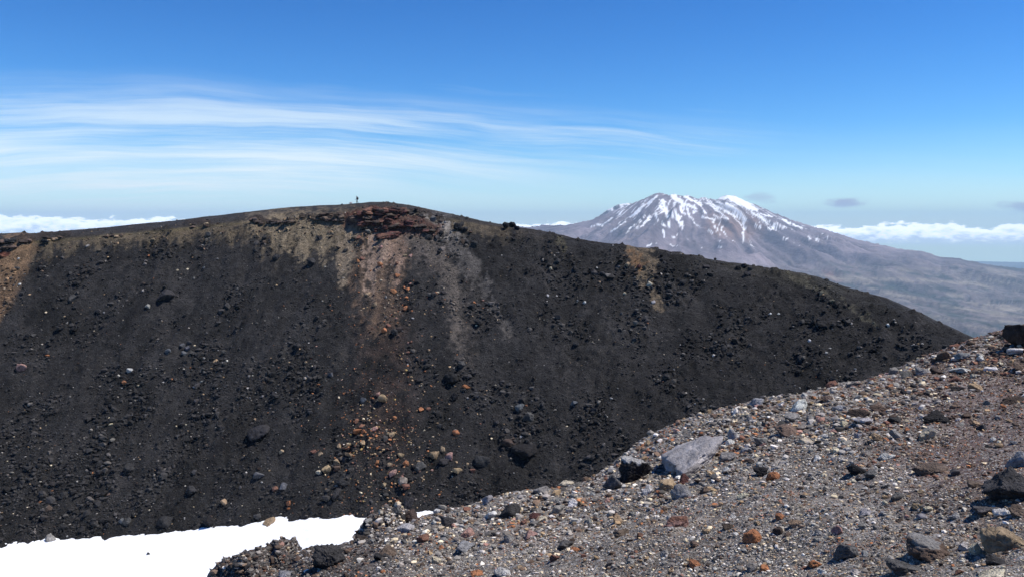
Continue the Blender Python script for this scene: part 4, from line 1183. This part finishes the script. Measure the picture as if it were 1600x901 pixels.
mid = np.exp(-((gx - 600) / 75) ** 2) * sstep(350, 420, gyy) * (0.26 + 0.40 * np.exp(-((gyy - 690) / 60) ** 2))
sel = rng.uniform(size=n) < mid
alt = palette(n, ['orange', 'tan', 'rust', 'pink', 'cream', 'yellow'], [.25, .35, .2, .08, .07, .05])
cols[sel] = alt[sel]
tanz = rng.uniform(size=n) < sstep(70, 5, dnn) * sstep(760, 640, gx) * 0.5
alt = palette(n, ['brown', 'dark brown', 'tan', 'dark grey'], [.4, .3, .15, .15])
cols[tanz & ~sel] = alt[tanz & ~sel]
big = (szp > 5) & (cols.mean(1) > 0.15); szp[big] *= .6; size = szp * P[:, 1] / F
scatter('scree', P, size, cols, M_farchip, 'dark loose scree strewn over the far crater wall', sink=0.25)

# ------------------------------------------------------------------ the walker on the summit
pw = wall_at([558], [319.2])[0]
if np.isnan(pw[0]):
    pw = wall_at([558], [320.5])[0]
root = link('person', None, loc=tuple(pw), label='person in dark clothes with a backpack walking left along the crater rim', category='person')


def skin_mesh(name, joints, bones, mat, parent, sub=1):
    me_ = bpy.data.meshes.new(name)
    keys = list(joints)
    me_.from_pydata([joints[k_][0] for k_ in keys], [(keys.index(a), keys.index(b_)) for a, b_ in bones], [])
    o = link(name, me_, mat, parent)
    o.modifiers.new('skin', 'SKIN')
    if not me_.skin_vertices:
        me_.skin_vertices.new()
    for i_, k_ in enumerate(keys):
        rr2 = joints[k_][1]
        me_.skin_vertices[0].data[i_].radius = (rr2, rr2) if not isinstance(rr2, tuple) else rr2
        me_.skin_vertices[0].data[i_].use_root = (i_ == 0)
    s_ = o.modifiers.new('sub', 'SUBSURF'); s_.levels = sub; s_.render_levels = sub
    return o


M_cloth, t, b = new_mat('hiking_clothes')
co = t.n('ShaderNodeTexCoord').outputs['Object']
zz = t.sep(co)[2]
c = t.mix(t.math('GREATER_THAN', zz, 0.90), (0.020, 0.020, 0.024), (0.018, 0.026, 0.06))
c = t.mix(t.math('GREATER_THAN', zz, 1.49), c, (0.42, 0.25, 0.18))
c = t.mix(t.math('LESS_THAN', zz, 0.09), c, (0.03, 0.022, 0.018))
t.L.new(c, b.inputs['Base Color'])
M_pack, t, b = new_mat('backpack_nylon')
c = t.mix(t.noise(t.n('ShaderNodeTexCoord').outputs['Object'], 9, 3), (0.012, 0.013, 0.018), (0.03, 0.03, 0.04))
t.L.new(c, b.inputs['Base Color'])
M_hat, t, b = new_mat('sun_hat')
c = t.mix(t.noise(t.n('ShaderNodeTexCoord').outputs['Object'], 20, 3), (0.03, 0.03, 0.035), (0.06, 0.055, 0.05))
t.L.new(c, b.inputs['Base Color'])
# walking to -X, leaning a little forward
J = {'pelvis': ((0, 0, .95), (.15, .12)), 'waist': ((-.02, 0, 1.10), (.14, .11)), 'chest': ((-.05, 0, 1.32), (.17, .12)), 'neck': ((-.09, 0, 1.50), .062), 'chin': ((-.13, 0, 1.57), .075), 'head': ((-.12, 0, 1.68), (.098, .088)), 'nose': ((-.215, 0, 1.645), .022),
     'hl': ((0, .10, .92), .10), 'kl': ((-.16, .11, .52), .068), 'al': ((-.17, .11, .10), .048), 'tl': ((-.33, .12, .04), .04),
     'hr': ((0, -.10, .92), .10), 'kr': ((.10, -.11, .52), .068), 'ar': ((.30, -.11, .14), .048), 'tr': ((.17, -.12, .04), .04),
     'sl': ((-.05, .20, 1.42), .075), 'el': ((.05, .25, 1.15), .052), 'wl': ((-.10, .24, .95), .036), 'pl': ((-.16, .24, .91), .036),
     'sr': ((-.05, -.20, 1.42), .075), 'er': ((-.10, -.25, 1.14), .052), 'wr': ((-.32, -.22, 1.04), .036), 'pr': ((-.39, -.22, 1.03), .036)}
B = [('pelvis', 'waist'), ('waist', 'chest'), ('chest', 'neck'), ('neck', 'chin'), ('chin', 'head'), ('chin', 'nose'), ('pelvis', 'hl'), ('hl', 'kl'), ('kl', 'al'), ('al', 'tl'), ('pelvis', 'hr'), ('hr', 'kr'), ('kr', 'ar'), ('ar', 'tr'),
     ('chest', 'sl'), ('sl', 'el'), ('el', 'wl'), ('wl', 'pl'), ('chest', 'sr'), ('sr', 'er'), ('er', 'wr'), ('wr', 'pr')]
for hnd, sy in (('pl', 1), ('pr', -1)):
    hx, hy, hz = J[hnd][0]
    for fi_ in range(5):
        nm = f'{hnd}{fi_}'
        oy = (fi_ - 1.5) * 0.02 if fi_ < 4 else 0.05 * -sy
        J[nm] = ((hx - (0.055 if fi_ < 4 else .01), hy + oy, hz - 0.035), .009)
        J[nm + 'b'] = ((hx - (0.06 if fi_ < 4 else .03), hy + oy, hz - (.07 if fi_ < 4 else .055)), .008)
        B += [(hnd, nm), (nm, nm + 'b')]
skin_mesh('body', J, B, M_cloth, root, 2)
P_, f_ = rock_shape(77, 4, planes=6, sharp=9, rough=0.03)
bx = np.sign(ICO[4][0]) * np.abs(ICO[4][0]) ** 0.55
bx /= np.abs(bx).max(0)
bag = bx * np.array([.13, .17, .29]) + np.array([.15, 0, 1.27])
pk = link('backpack', mesh_np('backpack', bag, ICO[4][1], True), M_pack, root)
pock = bx * np.array([.05, .13, .11]) + np.array([.29, 0, 1.18])
link('front_pocket', mesh_np('front_pocket', pock, ICO[4][1], True), M_pack, pk)
roll = bx * np.array([.08, .19, .07]) + np.array([.13, 0, 1.59])
link('rolled_mat', mesh_np('rolled_mat', roll, ICO[4][1], True), M_pack, pk)
uu = ICO[3][0].copy(); brim = np.where(uu[:, 2:3] < 0, 1.45, 1.0)
hat = np.concatenate([uu[:, :2] * np.array([.115, .105]) * brim, np.maximum(uu[:, 2:3], -0.12) * 0.10], 1) + np.array([-.115, 0, 1.725])
link('hat', mesh_np('hat', hat, ICO[3][1], True), M_hat, root)

# ------------------------------------------------------------------ air: one closed box of thin haze
M_haze = bpy.data.materials.new('haze_air')
M_haze.use_nodes = True
t = NT(M_haze.node_tree)
out = t.n('ShaderNodeOutputMaterial')
pv = t.n('ShaderNodeVolumePrincipled')
pv.inputs['Color'].default_value = (0.55, 0.78, 1.0, 1)
pv.inputs['Density'].default_value = 2.9e-5
pv.inputs['Anisotropy'].default_value = 0.0
t.L.new(pv.outputs[0], out.inputs['Volume'])
H = 45000.0; zb, zt = -2400.0, 600.0
vv = [(-H, -H, zb), (H, -H, zb), (H, H, zb), (-H, H, zb), (-H, -H, zt), (H, -H, zt), (H, H, zt), (-H, H, zt)]
me = bpy.data.meshes.new('haze')
me.from_pydata(vv, [], [(0, 3, 2, 1), (4, 5, 6, 7), (0, 1, 5, 4), (1, 2, 6, 5), (2, 3, 7, 6), (3, 0, 4, 7)])
link('haze', me, M_haze, kind='stuff', label='thin blue haze in the air over the whole landscape')
